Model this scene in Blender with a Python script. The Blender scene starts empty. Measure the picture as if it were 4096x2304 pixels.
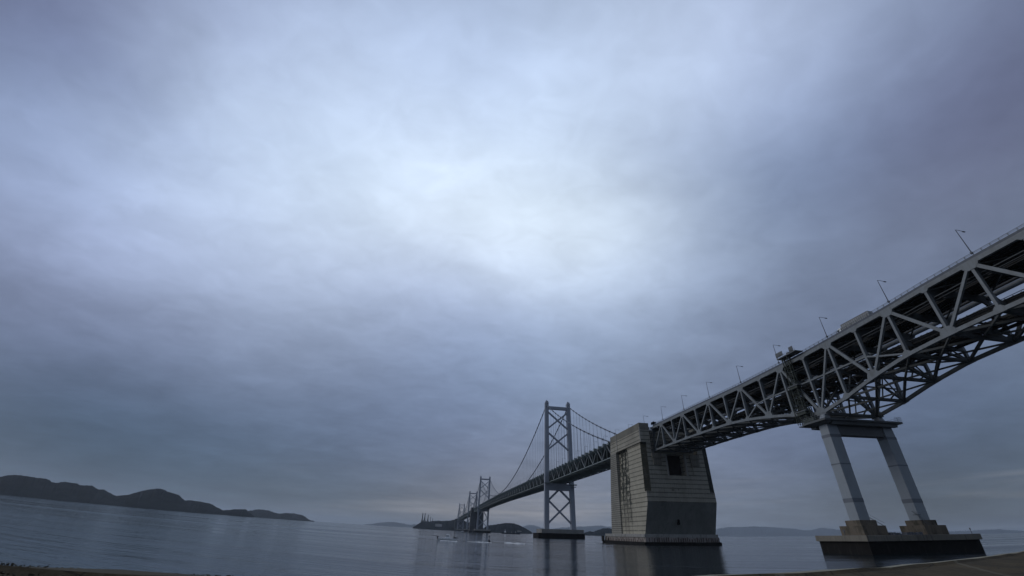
import bpy, math, random, bisect
from mathutils import Vector, Matrix, noise
random.seed(7)
R_ = math.radians
scene = bpy.context.scene
# ------------------------------------------------------------------ camera
cam_d = bpy.data.cameras.new('camera')
cam_d.type = 'PANO'
holder = cam_d if hasattr(cam_d, 'panorama_type') else cam_d.cycles
holder.panorama_type = 'FISHEYE_LENS_POLYNOMIAL'
holder.fisheye_fov = 3.0
holder.fisheye_polynomial_k0 = 0.0
holder.fisheye_polynomial_k1 = -0.07253978033650006
holder.fisheye_polynomial_k2 = 0.00030935813776726946
holder.fisheye_polynomial_k3 = 7.680312619756535e-05
holder.fisheye_polynomial_k4 = -1.8685912913251235e-06
cam_d.sensor_width = 36.0
cam_d.clip_start = 0.1
cam_d.clip_end = 120000.0
cam_o = bpy.data.objects.new('camera', cam_d)
scene.collection.objects.link(cam_o)
CR = Vector((0.985593, -0.165745, 0.033689))
CU = Vector((-0.116428, -0.520383, 0.845959))
CF = Vector((0.122682, 0.837694, 0.532183))
CAM = Vector((-174.305, -627.356, 5.039))
cam_o.matrix_world = Matrix(((CR.x, CU.x, -CF.x, CAM.x), (CR.y, CU.y, -CF.y, CAM.y),
                             (CR.z, CU.z, -CF.z, CAM.z), (0, 0, 0, 1)))
scene.camera = cam_o
# ------------------------------------------------------------------ world: overcast dusk sky
SUN_AZ, SUN_EL = R_(-85), R_(32)
world = bpy.data.worlds.new('World')
scene.world = world
world.use_nodes = True
wn, wl = world.node_tree.nodes, world.node_tree.links
wn.clear()
LOBES = [
    (-0.721,0.338,1.089, -0.012,-0.024,-0.015),
    (-0.611,0.405,1.223, -0.127,-0.160,-0.195),
    (-0.471,0.384,1.430, 0.112,0.131,0.196),
    (-0.039,0.402,1.646, 0.172,0.208,0.285),
    (0.487,0.262,1.500, 0.105,0.122,0.187),
    (0.742,0.123,1.187, -0.015,-0.022,-0.013),
    (-0.711,0.477,0.931, 0.048,0.077,0.131),
    (-0.485,0.556,1.215, 0.122,0.157,0.206),
    (-0.314,0.582,1.351, 0.114,0.138,0.167),
    (-0.105,0.583,1.450, 0.021,0.029,0.055),
    (0.165,0.530,1.498, 0.080,0.101,0.134),
    (0.394,0.401,1.489, 0.160,0.183,0.203),
    (0.595,0.340,1.311, 0.057,0.074,0.102),
    (0.798,0.218,1.012, -0.044,-0.066,-0.072),
    (0.480,0.521,1.271, -0.114,-0.130,-0.130),
    (0.640,0.478,1.083, -0.017,-0.012,-0.002),
    (0.701,0.366,1.101, 0.018,0.022,0.018),
    (-0.710,0.600,0.664, 0.070,0.076,0.129),
    (-0.480,0.721,0.901, 0.167,0.188,0.233),
    (-0.266,0.714,1.166, 0.128,0.146,0.150),
    (-0.039,0.718,1.250, 0.164,0.175,0.169),
    (0.146,0.658,1.330, 0.139,0.162,0.174),
    (0.315,0.739,1.072, 0.327,0.362,0.362),
    (0.786,0.384,0.872, 0.023,0.023,0.026),
    (-0.063,0.852,0.937, 0.140,0.161,0.230),
    (-0.696,0.670,0.463, -0.031,-0.044,-0.057),
    (-0.462,0.811,0.648, 0.021,0.029,0.049),
    (0.096,0.889,0.806, -0.005,0.003,0.030),
    (0.414,0.757,0.909, 0.037,0.058,0.129),
    (0.738,0.582,0.615, -0.019,-0.024,-0.020),
    (-0.671,0.727,0.255, -0.028,-0.023,-0.023),
    (-0.291,0.926,0.433, 0.016,0.017,0.029),
    (0.252,0.908,0.600, 0.027,0.037,0.049),
    (0.577,0.756,0.555, 0.002,0.000,-0.012),
    (-0.647,0.760,0.101, -0.046,-0.053,-0.071),
    (-0.467,0.880,0.166, -0.016,-0.015,-0.014),
    (-0.223,0.969,0.184, -0.046,-0.040,-0.035),
    (0.078,0.986,0.271, -0.004,0.008,0.050),
    (0.632,0.762,0.258, 0.026,0.033,0.085),
    (0.848,0.518,0.196, -0.057,-0.051,-0.044),
    (-0.086,0.996,0.061, 0.003,-0.014,-0.052),
    (0.175,0.984,0.083, 0.031,0.005,-0.041),
    (0.647,0.761,0.085, -0.025,-0.035,-0.078),
    (0.836,0.547,0.053, -0.025,-0.050,-0.104),
    (-0.383,0.923,0.033, -0.015,-0.021,-0.040),
]
def wnode(t, **kw):
    n = wn.new(t)
    for k, v in kw.items():
        setattr(n, k, v)
    return n
tc = wnode('ShaderNodeTexCoord')
nrm = wnode('ShaderNodeVectorMath', operation='NORMALIZE')
wl.new(tc.outputs['Generated'], nrm.inputs[0])
strv = wnode('ShaderNodeVectorMath', operation='MULTIPLY')
strv.inputs[1].default_value = (1, 1, 1.8)
wl.new(nrm.outputs[0], strv.inputs[0])
# soft warp so the cloud masses have uneven outlines
wnz = wnode('ShaderNodeTexNoise')
wnz.inputs['Scale'].default_value = 2.6
wnz.inputs['Detail'].default_value = 4
wnz.inputs['Roughness'].default_value = 0.55
wl.new(strv.outputs[0], wnz.inputs['Vector'])
wsub = wnode('ShaderNodeVectorMath', operation='SUBTRACT')
wsub.inputs[1].default_value = (.5, .5, .5)
wl.new(wnz.outputs['Color'], wsub.inputs[0])
wsc = wnode('ShaderNodeVectorMath', operation='MULTIPLY')
wsc.inputs[1].default_value = (0.20, 0.20, 0.10)
wl.new(wsub.outputs[0], wsc.inputs[0])
wadd = wnode('ShaderNodeVectorMath', operation='ADD')
wl.new(strv.outputs[0], wadd.inputs[0]); wl.new(wsc.outputs[0], wadd.inputs[1])
acc = None
base = wnode('ShaderNodeCombineXYZ')
base.inputs[0].default_value, base.inputs[1].default_value, base.inputs[2].default_value = .15, .19, .27
acc = base.outputs[0]
for (ex, ey, ez, ar, ag, ab) in LOBES:
    d = wnode('ShaderNodeVectorMath', operation='DISTANCE')
    wl.new(wadd.outputs[0], d.inputs[0]); d.inputs[1].default_value = (ex, ey, ez)
    p = wnode('ShaderNodeMath', operation='MULTIPLY')
    wl.new(d.outputs['Value'], p.inputs[0]); wl.new(d.outputs['Value'], p.inputs[1])
    q = wnode('ShaderNodeMath', operation='MULTIPLY'); q.inputs[1].default_value = -1 / 0.09
    wl.new(p.outputs[0], q.inputs[0])
    e = wnode('ShaderNodeMath', operation='EXPONENT'); wl.new(q.outputs[0], e.inputs[0])
    s = wnode('ShaderNodeVectorMath', operation='SCALE'); s.inputs[0].default_value = (ar, ag, ab)
    wl.new(e.outputs[0], s.inputs['Scale'])
    a = wnode('ShaderNodeVectorMath', operation='ADD')
    wl.new(acc, a.inputs[0]); wl.new(s.outputs[0], a.inputs[1]); acc = a.outputs[0]
# cloud texture: a layer overhead (plane projection) so it streaks towards the horizon
sx = wnode('ShaderNodeSeparateXYZ'); wl.new(nrm.outputs[0], sx.inputs[0])
zc = wnode('ShaderNodeMath', operation='MAXIMUM'); zc.inputs[1].default_value = 0.0
wl.new(sx.outputs[2], zc.inputs[0])
za = wnode('ShaderNodeMath', operation='ADD'); za.inputs[1].default_value = 0.16
wl.new(zc.outputs[0], za.inputs[0])
inv = wnode('ShaderNodeMath', operation='DIVIDE'); inv.inputs[0].default_value = 1.0
wl.new(za.outputs[0], inv.inputs[1])
pl = wnode('ShaderNodeVectorMath', operation='SCALE')
wl.new(nrm.outputs[0], pl.inputs[0]); wl.new(inv.outputs[0], pl.inputs['Scale'])
mp = wnode('ShaderNodeMapping'); mp.inputs['Rotation'].default_value = (0, 0, R_(30))
mp.inputs['Scale'].default_value = (0.8, 1.0, 0.3)
wl.new(pl.outputs[0], mp.inputs['Vector'])
n1 = wnode('ShaderNodeTexNoise'); n1.inputs['Scale'].default_value = 1.5
n1.inputs['Detail'].default_value = 4; n1.inputs['Roughness'].default_value = 0.48
n1.inputs['Distortion'].default_value = 0.35
wl.new(mp.outputs[0], n1.inputs['Vector'])
n2 = wnode('ShaderNodeTexNoise'); n2.inputs['Scale'].default_value = 4.2
n2.inputs['Detail'].default_value = 5; n2.inputs['Roughness'].default_value = 0.5
n2.inputs['Distortion'].default_value = 0.5
wl.new(mp.outputs[0], n2.inputs['Vector'])
m1 = wnode('ShaderNodeMapRange'); m1.inputs['From Min'].default_value = .28; m1.inputs['From Max'].default_value = .72
m1.inputs['To Min'].default_value = 0.98; m1.inputs['To Max'].default_value = 1.20
wl.new(n1.outputs['Fac'], m1.inputs['Value'])
m2 = wnode('ShaderNodeMapRange'); m2.inputs['From Min'].default_value = .3; m2.inputs['From Max'].default_value = .7
m2.inputs['To Min'].default_value = 0.925; m2.inputs['To Max'].default_value = 1.075
wl.new(n2.outputs['Fac'], m2.inputs['Value'])
mm = wnode('ShaderNodeMath', operation='MULTIPLY')
wl.new(m1.outputs[0], mm.inputs[0]); wl.new(m2.outputs[0], mm.inputs[1])
n3 = wnode('ShaderNodeTexNoise'); n3.inputs['Scale'].default_value = 11
n3.inputs['Detail'].default_value = 5; n3.inputs['Roughness'].default_value = 0.55; n3.inputs['Distortion'].default_value = 0.8
wl.new(mp.outputs[0], n3.inputs['Vector'])
m3 = wnode('ShaderNodeMapRange'); m3.inputs['From Min'].default_value = .3; m3.inputs['From Max'].default_value = .7
m3.inputs['To Min'].default_value = 0.955; m3.inputs['To Max'].default_value = 1.045
wl.new(n3.outputs['Fac'], m3.inputs['Value'])
mm3 = wnode('ShaderNodeMath', operation='MULTIPLY')
wl.new(mm.outputs[0], mm3.inputs[0]); wl.new(m3.outputs[0], mm3.inputs[1])
cl0 = wnode('ShaderNodeVectorMath', operation='SCALE')
wl.new(acc, cl0.inputs[0]); wl.new(mm3.outputs[0], cl0.inputs['Scale'])
# thin pale warm breaks just above the horizon
hm1 = wnode('ShaderNodeMapping'); hm1.inputs['Scale'].default_value = (2.2, 2.2, 46)
wl.new(nrm.outputs[0], hm1.inputs['Vector'])
hn = wnode('ShaderNodeTexNoise'); hn.inputs['Scale'].default_value = 1.0; hn.inputs['Detail'].default_value = 3
wl.new(hm1.outputs[0], hn.inputs['Vector'])
hr = wnode('ShaderNodeMapRange'); hr.interpolation_type = 'SMOOTHSTEP'
hr.inputs['From Min'].default_value = .46; hr.inputs['From Max'].default_value = .70
wl.new(hn.outputs['Fac'], hr.inputs['Value'])
he = wnode('ShaderNodeMapRange'); he.interpolation_type = 'SMOOTHSTEP'
he.inputs['From Min'].default_value = .13; he.inputs['From Max'].default_value = .035
wl.new(sx.outputs[2], he.inputs['Value'])
hx = wnode('ShaderNodeMapRange'); hx.interpolation_type = 'SMOOTHSTEP'
hx.inputs['From Min'].default_value = -.45; hx.inputs['From Max'].default_value = .15
wl.new(sx.outputs[0], hx.inputs['Value'])
hq = wnode('ShaderNodeMath', operation='MULTIPLY'); wl.new(hr.outputs[0], hq.inputs[0]); wl.new(he.outputs[0], hq.inputs[1])
hq2 = wnode('ShaderNodeMath', operation='MULTIPLY'); wl.new(hq.outputs[0], hq2.inputs[0]); wl.new(hx.outputs[0], hq2.inputs[1])
hs = wnode('ShaderNodeVectorMath', operation='SCALE'); hs.inputs[0].default_value = (.105, .093, .08)
wl.new(hq2.outputs[0], hs.inputs['Scale'])
cl = wnode('ShaderNodeVectorMath', operation='ADD')
wl.new(cl0.outputs[0], cl.inputs[0]); wl.new(hs.outputs[0], cl.inputs[1])
mx = wnode('ShaderNodeVectorMath', operation='MAXIMUM'); mx.inputs[1].default_value = (.02, .03, .05)
wl.new(cl.outputs[0], mx.inputs[0])
BG = 0.1
up = wnode('ShaderNodeVectorMath', operation='SCALE'); up.inputs['Scale'].default_value = 1 / BG
wl.new(mx.outputs[0], up.inputs[0])
sky = wnode('ShaderNodeTexSky', sky_type='NISHITA')
sky.sun_disc = False
sky.sun_elevation = SUN_EL
sky.sun_rotation = SUN_AZ
mix = wnode('ShaderNodeMix', data_type='RGBA')
mix.inputs['Factor'].default_value = 0.97            # the overcast layer hides nearly all of the blue sky
wl.new(sky.outputs[0], mix.inputs['A']); wl.new(up.outputs[0], mix.inputs['B'])
bg = wnode('ShaderNodeBackground'); bg.inputs['Strength'].default_value = BG
wl.new(mix.outputs['Result'], bg.inputs['Color'])
wo = wnode('ShaderNodeOutputWorld'); wl.new(bg.outputs[0], wo.inputs['Surface'])
# ------------------------------------------------------------------ sun (veiled)
sun_d = bpy.data.lights.new('sun', 'SUN'); sun_d.energy = 0.72; sun_d.angle = R_(30)
sun_d.color = (1.0, 0.98, 0.95)
sun_o = bpy.data.objects.new('sun', sun_d); scene.collection.objects.link(sun_o)
sd = Vector((math.sin(SUN_AZ) * math.cos(SUN_EL), math.cos(SUN_AZ) * math.cos(SUN_EL), math.sin(SUN_EL)))
sun_o.rotation_euler = (-sd).to_track_quat('-Z', 'Y').to_euler()
scene.view_settings.view_transform = 'Standard'
scene.view_settings.look = 'None'
scene.view_settings.exposure = 0.0
scene.view_settings.gamma = 1.0
scene.render.engine = 'CYCLES'
scene.cycles.max_bounces = 6
scene.cycles.use_denoising = True
# ------------------------------------------------------------------ helpers
COL = scene.collection
SEA = -0.8

def link(o, parent=None):
    COL.objects.link(o)
    if parent is not None:
        o.parent = parent
    return o

class MB:
    """collects faces, builds ONE mesh object"""
    def __init__(self):
        self.v, self.f, self.m = [], [], []
        self.mi = 0
    def face(self, pts):
        n = len(self.v)
        self.v += [tuple(p) for p in pts]
        self.f.append(tuple(range(n, n + len(pts))))
        self.m.append(self.mi)
    def hexa(self, p):
        """p: 8 corners, bottom ring 0-3 (ccw from above), top ring 4-7"""
        n = len(self.v)
        self.v += [tuple(q) for q in p]
        for q in ((3, 2, 1, 0), (4, 5, 6, 7), (0, 1, 5, 4), (1, 2, 6, 5), (2, 3, 7, 6), (3, 0, 4, 7)):
            self.f.append(tuple(n + i for i in q)); self.m.append(self.mi)
        return self
    def box(self, x0, x1, y0, y1, z0, z1):
        return self.hexa([(x0, y0, z0), (x1, y0, z0), (x1, y1, z0), (x0, y1, z0),
                          (x0, y0, z1), (x1, y0, z1), (x1, y1, z1), (x0, y1, z1)])
    def taper(self, a, b, za, zb):
        """a, b: (x0,x1,y0,y1) rectangles at za and zb"""
        return self.hexa([(a[0], a[2], za), (a[1], a[2], za), (a[1], a[3], za), (a[0], a[3], za),
                          (b[0], b[2], zb), (b[1], b[2], zb), (b[1], b[3], zb), (b[0], b[3], zb)])
    def beam(self, a, b, w, h, up=(0, 0, 1), w2=None, h2=None):
        """box section beam a->b; w sideways, h along up"""
        a, b = Vector(a), Vector(b)
        d = (b - a)
        if d.length < 1e-6:
            return self
        d.normalize()
        u = Vector(up)
        s = d.cross(u)
        if s.length < 1e-4:
            s = d.cross(Vector((0, 1, 0)))
        s.normalize(); u = s.cross(d).normalized()
        w2 = w if w2 is None else w2; h2 = h if h2 is None else h2
        P = []
        for (c, ww, hh) in ((a, w, h), (b, w2, h2)):
            for i, j in ((-1, -1), (1, -1), (1, 1), (-1, 1)):
                P.append(c + s * (i * ww / 2) + u * (j * hh / 2))
        n = len(self.v)
        self.v += [tuple(q) for q in P]
        for q in ((0, 1, 2, 3), (7, 6, 5, 4), (1, 0, 4, 5), (2, 1, 5, 6), (3, 2, 6, 7), (0, 3, 7, 4)):
            self.f.append(tuple(n + i for i in q)); self.m.append(self.mi)
        return self
    def tube(self, pts, r, n=6, r2=None, caps=True):
        pts = [Vector(p) for p in pts]
        rings = []
        L = len(pts)
        for k, p in enumerate(pts):
            d = (pts[min(k + 1, L - 1)] - pts[max(k - 1, 0)]).normalized()
            s = d.cross(Vector((0, 0, 1)))
            if s.length < 1e-3:
                s = Vector((1, 0, 0))
            s.normalize(); u = s.cross(d)
            rr = r if r2 is None else r + (r2 - r) * k / max(1, L - 1)
            base = len(self.v)
            for i in range(n):
                a = 2 * math.pi * i / n
                self.v.append(tuple(p + s * (rr * math.cos(a)) + u * (rr * math.sin(a))))
            rings.append(base)
        for k in range(L - 1):
            for i in range(n):
                j = (i + 1) % n
                self.f.append((rings[k] + i, rings[k] + j, rings[k + 1] + j, rings[k + 1] + i)); self.m.append(self.mi)
        if caps:
            self.f.append(tuple(rings[0] + i for i in reversed(range(n)))); self.m.append(self.mi)
            self.f.append(tuple(rings[-1] + i for i in range(n))); self.m.append(self.mi)
        return self
    def prism(self, outline, axis, a, b):
        """outline: 2D points extruded along axis from a to b"""
        def mk(p, t):
            return {'x': (t, p[0], p[1]), 'y': (p[0], t, p[1]), 'z': (p[0], p[1], t)}[axis]
        n = len(self.v); k = len(outline)
        self.v += [mk(p, a) for p in outline] + [mk(p, b) for p in outline]
        self.f.append(tuple(n + i for i in range(k))); self.m.append(self.mi)
        self.f.append(tuple(n + k + i for i in reversed(range(k)))); self.m.append(self.mi)
        for i in range(k):
            j = (i + 1) % k
            self.f.append((n + i, n + k + i, n + k + j, n + j)); self.m.append(self.mi)
        return self
    def build(self, name, mat, parent=None, bevel=0, smooth=False, fix=True):
        me = bpy.data.meshes.new(name)
        me.from_pydata(self.v, [], self.f)
        mats = mat if isinstance(mat, (list, tuple)) else [mat]
        for m in mats:
            me.materials.append(m)
        if len(mats) > 1:
            me.polygons.foreach_set('material_index', self.m)
        if fix:
            import bmesh
            bm = bmesh.new(); bm.from_mesh(me)
            bmesh.ops.recalc_face_normals(bm, faces=bm.faces)
            bm.to_mesh(me); bm.free()
        if smooth:
            me.polygons.foreach_set('use_smooth', [True] * len(me.polygons))
        me.update()
        o = link(bpy.data.objects.new(name, me), parent)
        if bevel:
            md = o.modifiers.new('bevel', 'BEVEL'); md.width = bevel; md.segments = 2
            md.limit_method = 'ANGLE'
        return o

def tag(o, label, cat, group=None, kind=None):
    o['label'] = label; o['category'] = cat
    if group: o['group'] = group
    if kind: o['kind'] = kind
    return o

def thing(name, label, cat, loc=(0, 0, 0), group=None):
    o = bpy.data.objects.new(name, None)
    o.empty_display_size = 1.0
    link(o); o.location = loc
    return tag(o, label, cat, group)

def at_origin(parts_parent, o):
    """meshes are written in world coordinates; keep them there under a moved parent"""
    o.matrix_parent_inverse = Matrix.Translation(-parts_parent.location)
    return o

def part(mb, name, mat, parent, root=None, **kw):
    o = mb.build(name, mat, parent, **kw)
    if parent.type == 'EMPTY':
        o.matrix_parent_inverse = Matrix.Translation(-Vector(parent.location))
    return o

def split_parts(mb, name, mat, parent, eps=.06, **kw):
    """builds every touching cluster of pieces as its own part"""
    # islands by shared vertices
    par = list(range(len(mb.v)))
    def find(a):
        while par[a] != a:
            par[a] = par[par[a]]; a = par[a]
        return a
    for f in mb.f:
        r0 = find(f[0])
        for i in f[1:]:
            par[find(i)] = r0
    isl = {}
    for k, f in enumerate(mb.f): isl.setdefault(find(f[0]), []).append(k)
    boxes = []
    for fs in isl.values():
        P = [mb.v[i] for k in fs for i in mb.f[k]]
        boxes.append([fs, [min(p[a] for p in P) - eps for a in range(3)], [max(p[a] for p in P) + eps for a in range(3)]])
    g = list(range(len(boxes)))
    def fg(a):
        while g[a] != a: a = g[a]
        return a
    for a in range(len(boxes)):
        for b in range(a + 1, len(boxes)):
            if all(boxes[a][1][q] <= boxes[b][2][q] and boxes[b][1][q] <= boxes[a][2][q] for q in range(3)):
                ra, rb_ = fg(a), fg(b)
                if ra != rb_: g[rb_] = ra
    cl = {}
    for a in range(len(boxes)): cl.setdefault(fg(a), []).extend(boxes[a][0])
    out = []
    for fs in cl.values():
        nb = MB(); mp = {}
        for k in fs:
            for i in mb.f[k]:
                if i not in mp: mp[i] = len(nb.v); nb.v.append(mb.v[i])
            nb.f.append(tuple(mp[i] for i in mb.f[k])); nb.m.append(mb.m[k])
        out.append(part(nb, name, mat, parent, **kw))
    return out

# ------------------------------------------------------------------ materials
def mat_new(name):
    m = bpy.data.materials.new(name); m.use_nodes = True
    nt = m.node_tree; nt.nodes.clear()
    out = nt.nodes.new('ShaderNodeOutputMaterial')
    b = nt.nodes.new('ShaderNodeBsdfPrincipled')
    nt.links.new(b.outputs[0], out.inputs['Surface'])
    return m, nt, b

def N(nt, t, **kw):
    n = nt.nodes.new(t)
    for k, v in kw.items():
        setattr(n, k, v)
    return n

def noise_n(nt, vec, scale, detail=4, rough=.55, sc=(1, 1, 1)):
    mp = N(nt, 'ShaderNodeMapping'); mp.inputs['Scale'].default_value = sc
    nt.links.new(vec, mp.inputs['Vector'])
    n = N(nt, 'ShaderNodeTexNoise'); n.inputs['Scale'].default_value = scale
    n.inputs['Detail'].default_value = detail; n.inputs['Roughness'].default_value = rough
    nt.links.new(mp.outputs[0], n.inputs['Vector'])
    return n.outputs['Fac']

def ramp(nt, fac, a, b, ca=(0, 0, 0, 1), cb=(1, 1, 1, 1)):
    r = N(nt, 'ShaderNodeMapRange'); r.inputs['From Min'].default_value = a; r.inputs['From Max'].default_value = b
    nt.links.new(fac, r.inputs['Value'])
    return r.outputs[0]

def mixc(nt, fac, a, b):
    m = N(nt, 'ShaderNodeMix', data_type='RGBA')
    if isinstance(fac, (int, float)): m.inputs['Factor'].default_value = fac
    else: nt.links.new(fac, m.inputs['Factor'])
    for s, c in (('A', a), ('B', b)):
        if isinstance(c, tuple): m.inputs[s].default_value = (*c, 1) if len(c) == 3 else c
        else: nt.links.new(c, m.inputs[s])
    return m.outputs['Result']

def mth(nt, op, a, b=None, c=None):
    m = N(nt, 'ShaderNodeMath', operation=op)
    for i, s in enumerate((a, b, c)):
        if s is None: continue
        if isinstance(s, (int, float)): m.inputs[i].default_value = s
        else: nt.links.new(s, m.inputs[i])
    return m.outputs[0]

def bump(nt, b, h, strength=.3, dist=.1):
    n = N(nt, 'ShaderNodeBump'); n.inputs['Strength'].default_value = strength
    n.inputs['Distance'].default_value = dist
    nt.links.new(h, n.inputs['Height']); nt.links.new(n.outputs[0], b.inputs['Normal'])

def m_steel(name, col, rough=.55, dirt=(.09, .085, .075), amt=.5, scale=.35):
    m, nt, b = mat_new(name)
    tc = N(nt, 'ShaderNodeTexCoord').outputs['Object']
    big = noise_n(nt, tc, scale, 6, .6)
    streak = noise_n(nt, tc, 1.0, 5, .6, (1.2, 1.2, .12))
    f = mth(nt, 'MULTIPLY', ramp(nt, big, .45, .75), amt)
    f2 = mth(nt, 'MULTIPLY', ramp(nt, streak, .5, .8), amt)
    f = mth(nt, 'MAXIMUM', f, f2)
    c = mixc(nt, f, col, dirt)
    nt.links.new(c, b.inputs['Base Color'])
    b.inputs['Roughness'].default_value = rough
    b.inputs['Specular IOR Level'].default_value = .35
    bump(nt, b, noise_n(nt, tc, 3, 3), .15, .05)
    return m

def m_plain(name, col, rough=.6, spec=.3, metal=0):
    m, nt, b = mat_new(name)
    tc = N(nt, 'ShaderNodeTexCoord').outputs['Object']
    f = ramp(nt, noise_n(nt, tc, .8, 4), .3, .7)
    c = mixc(nt, f, tuple(x * .8 for x in col), tuple(min(1, x * 1.15) for x in col))
    nt.links.new(c, b.inputs['Base Color'])
    b.inputs['Roughness'].default_value = rough
    b.inputs['Specular IOR Level'].default_value = spec
    b.inputs['Metallic'].default_value = metal
    return m

def m_concrete(name, col, groove=None, period=3.08, z0=8.2, gz=(-99, 999), stain=.5, algae=0, streak=(1.4, 1.4, .1), grid=False):
    m, nt, b = mat_new(name)
    tc = N(nt, 'ShaderNodeTexCoord').outputs['Object']
    sp = N(nt, 'ShaderNodeSeparateXYZ'); nt.links.new(tc, sp.inputs[0])
    big = noise_n(nt, tc, .12, 6, .6)
    fine = noise_n(nt, tc, 1.1, 6, .65)
    st = noise_n(nt, tc, 1.0, 6, .6, streak)
    c = mixc(nt, ramp(nt, big, .3, .7), tuple(x * .84 for x in col), tuple(x * 1.12 for x in col))
    c = mixc(nt, mth(nt, 'MULTIPLY', ramp(nt, fine, .4, .8), .35), c, tuple(x * .6 for x in col))
    c = mixc(nt, mth(nt, 'MULTIPLY', ramp(nt, st, .52, .8), stain), c, (.055, .052, .045))
    dk = noise_n(nt, tc, .07, 5, .65, (1, 1, .45))
    c = mixc(nt, mth(nt, 'MULTIPLY', ramp(nt, dk, .5, .72), .45), c, tuple(x * .45 for x in col))
    if algae:
        al = noise_n(nt, tc, .35, 6, .62, (1, 1, .5))
        c = mixc(nt, mth(nt, 'MULTIPLY', ramp(nt, al, .48 if algae < .9 else .34, .62 if algae < .9 else .50), algae), c, (.02, .023, .018))
    h = fine
    if groove:
        # each pour course keeps its own slightly different tone
        k = mth(nt, 'DIVIDE', mth(nt, 'SUBTRACT', sp.outputs[2], z0), period)
        wn_ = N(nt, 'ShaderNodeTexWhiteNoise', noise_dimensions='1D')
        nt.links.new(mth(nt, 'FLOOR', k), wn_.inputs['W'])
        c = mixc(nt, mth(nt, 'MULTIPLY', wn_.outputs['Value'], .22), c, tuple(x * .62 for x in col))
        wob = mth(nt, 'MULTIPLY', mth(nt, 'SUBTRACT', noise_n(nt, tc, .5, 4), .5), .02)
        fr = mth(nt, 'FRACT', mth(nt, 'ADD', k, wob))
        thick = mth(nt, 'ADD', groove / period, mth(nt, 'MULTIPLY', mth(nt, 'SUBTRACT', noise_n(nt, tc, .3, 5), .5), .16))
        g = mth(nt, 'LESS_THAN', fr, thick)
        inz = mth(nt, 'MULTIPLY', mth(nt, 'GREATER_THAN', sp.outputs[2], gz[0]), mth(nt, 'LESS_THAN', sp.outputs[2], gz[1]))
        g = mth(nt, 'MULTIPLY', g, inz)
        # dirt that has run down from the joint
        run = mth(nt, 'MULTIPLY', mth(nt, 'GREATER_THAN', fr, mth(nt, 'SUBTRACT', 1.0, mth(nt, 'MULTIPLY', st, .28))), inz)
        c = mixc(nt, mth(nt, 'MULTIPLY', run, .38), c, (.05, .048, .04))
        c = mixc(nt, mth(nt, 'MULTIPLY', g, .88), c, (.02, .02, .019))
        h = mth(nt, 'SUBTRACT', fine, mth(nt, 'MULTIPLY', g, 4))
    if grid:
        # vertical pour joints with algae running down them, on one bay of the side wall
        y = mth(nt, 'ADD', sp.outputs[1], mth(nt, 'MULTIPLY', mth(nt, 'SUBTRACT', noise_n(nt, tc, .9, 4), .5), 1.2))
        fy = mth(nt, 'FRACT', mth(nt, 'DIVIDE', mth(nt, 'ADD', y, 290.4), 6.3))
        iny = mth(nt, 'MULTIPLY', mth(nt, 'GREATER_THAN', y, -305.2), mth(nt, 'LESS_THAN', y, -283.5))
        lo = noise_n(nt, tc, .16, 3)
        zz = ramp(nt, mth(nt, 'ADD', sp.outputs[2], mth(nt, 'MULTIPLY', lo, 24)), 18, 50)
        wd = mth(nt, 'ADD', .10, mth(nt, 'MULTIPLY', noise_n(nt, tc, .6, 4), mth(nt, 'MULTIPLY', zz, .42)))
        v = mth(nt, 'MULTIPLY', mth(nt, 'LESS_THAN', fy, wd), iny)
        v = mth(nt, 'MULTIPLY', v, mth(nt, 'ADD', .55, mth(nt, 'MULTIPLY', zz, .42)))
        c = mixc(nt, v, c, (.018, .02, .017))
        blot = mth(nt, 'MULTIPLY', mth(nt, 'MULTIPLY', ramp(nt, noise_n(nt, tc, .33, 5, .6), .42, .56), iny), zz)
        c = mixc(nt, mth(nt, 'MULTIPLY', blot, .85), c, (.02, .024, .02))
    nt.links.new(c, b.inputs['Base Color'])
    b.inputs['Roughness'].default_value = .85
    b.inputs['Specular IOR Level'].default_value = .2
    bump(nt, b, h, .35, .08)
    return m

M = {}
M['truss'] = m_steel('truss_paint', (.19, .21, .225), .55, amt=.6)
M['truss_d'] = m_steel('truss_shaded', (.11, .12, .125), .7, amt=.55)  # darker copy of the truss paint: under-deck shade put into the colour
M['pier'] = m_steel('pier_paint', (.27, .30, .33), .45, amt=.22, scale=.12)
M['pier_d'] = m_steel('pier_beam_shaded', (.13, .135, .14), .6, amt=.6)  # the platform's shade on the cross beam, put into a darker colour
M['band'] = m_steel('pier_band_paint', (.15, .165, .19), .5, amt=.2)
M['tower'] = m_steel('tower_paint', (.30, .325, .375), .5, amt=.18, scale=.06)
M['sus'] = m_steel('suspended_truss_paint', (.20, .235, .235), .6, amt=.45)
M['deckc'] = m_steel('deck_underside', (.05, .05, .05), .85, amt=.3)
M['cable'] = m_plain('cable_wrap', (.10, .115, .15), .6)
M['dark'] = m_plain('dark_void', (.012, .012, .013), .9, .1)
M['rail'] = m_plain('railing_paint', (.14, .15, .16), .6)
M['gan'] = m_steel('gantry_paint', (.045, .055, .045), .7, amt=.5)
M['asph'] = m_plain('road_asphalt', (.05, .05, .05), .9)
M['lamp'] = m_plain('lamp_post_paint', (.09, .10, .12), .5)
M['conc'] = m_concrete('anchorage_concrete', (.36, .34, .285), groove=.27, stain=.55)
M['conc_side'] = m_concrete('anchorage_side_concrete', (.40, .375, .305), groove=.27, stain=.45, grid=True)
M['conc_pil'] = m_concrete('anchorage_pilaster_concrete', (.29, .28, .245), groove=.22, period=1.54, stain=.6)
M['conc_band'] = m_concrete('anchorage_coping_concrete', (.20, .19, .16), stain=.5)
M['conc_low'] = m_concrete('anchorage_low_concrete', (.20, .205, .19), stain=.4, streak=(.5, .5, .06))  # darker, ungrooved concrete for the lower front face
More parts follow.
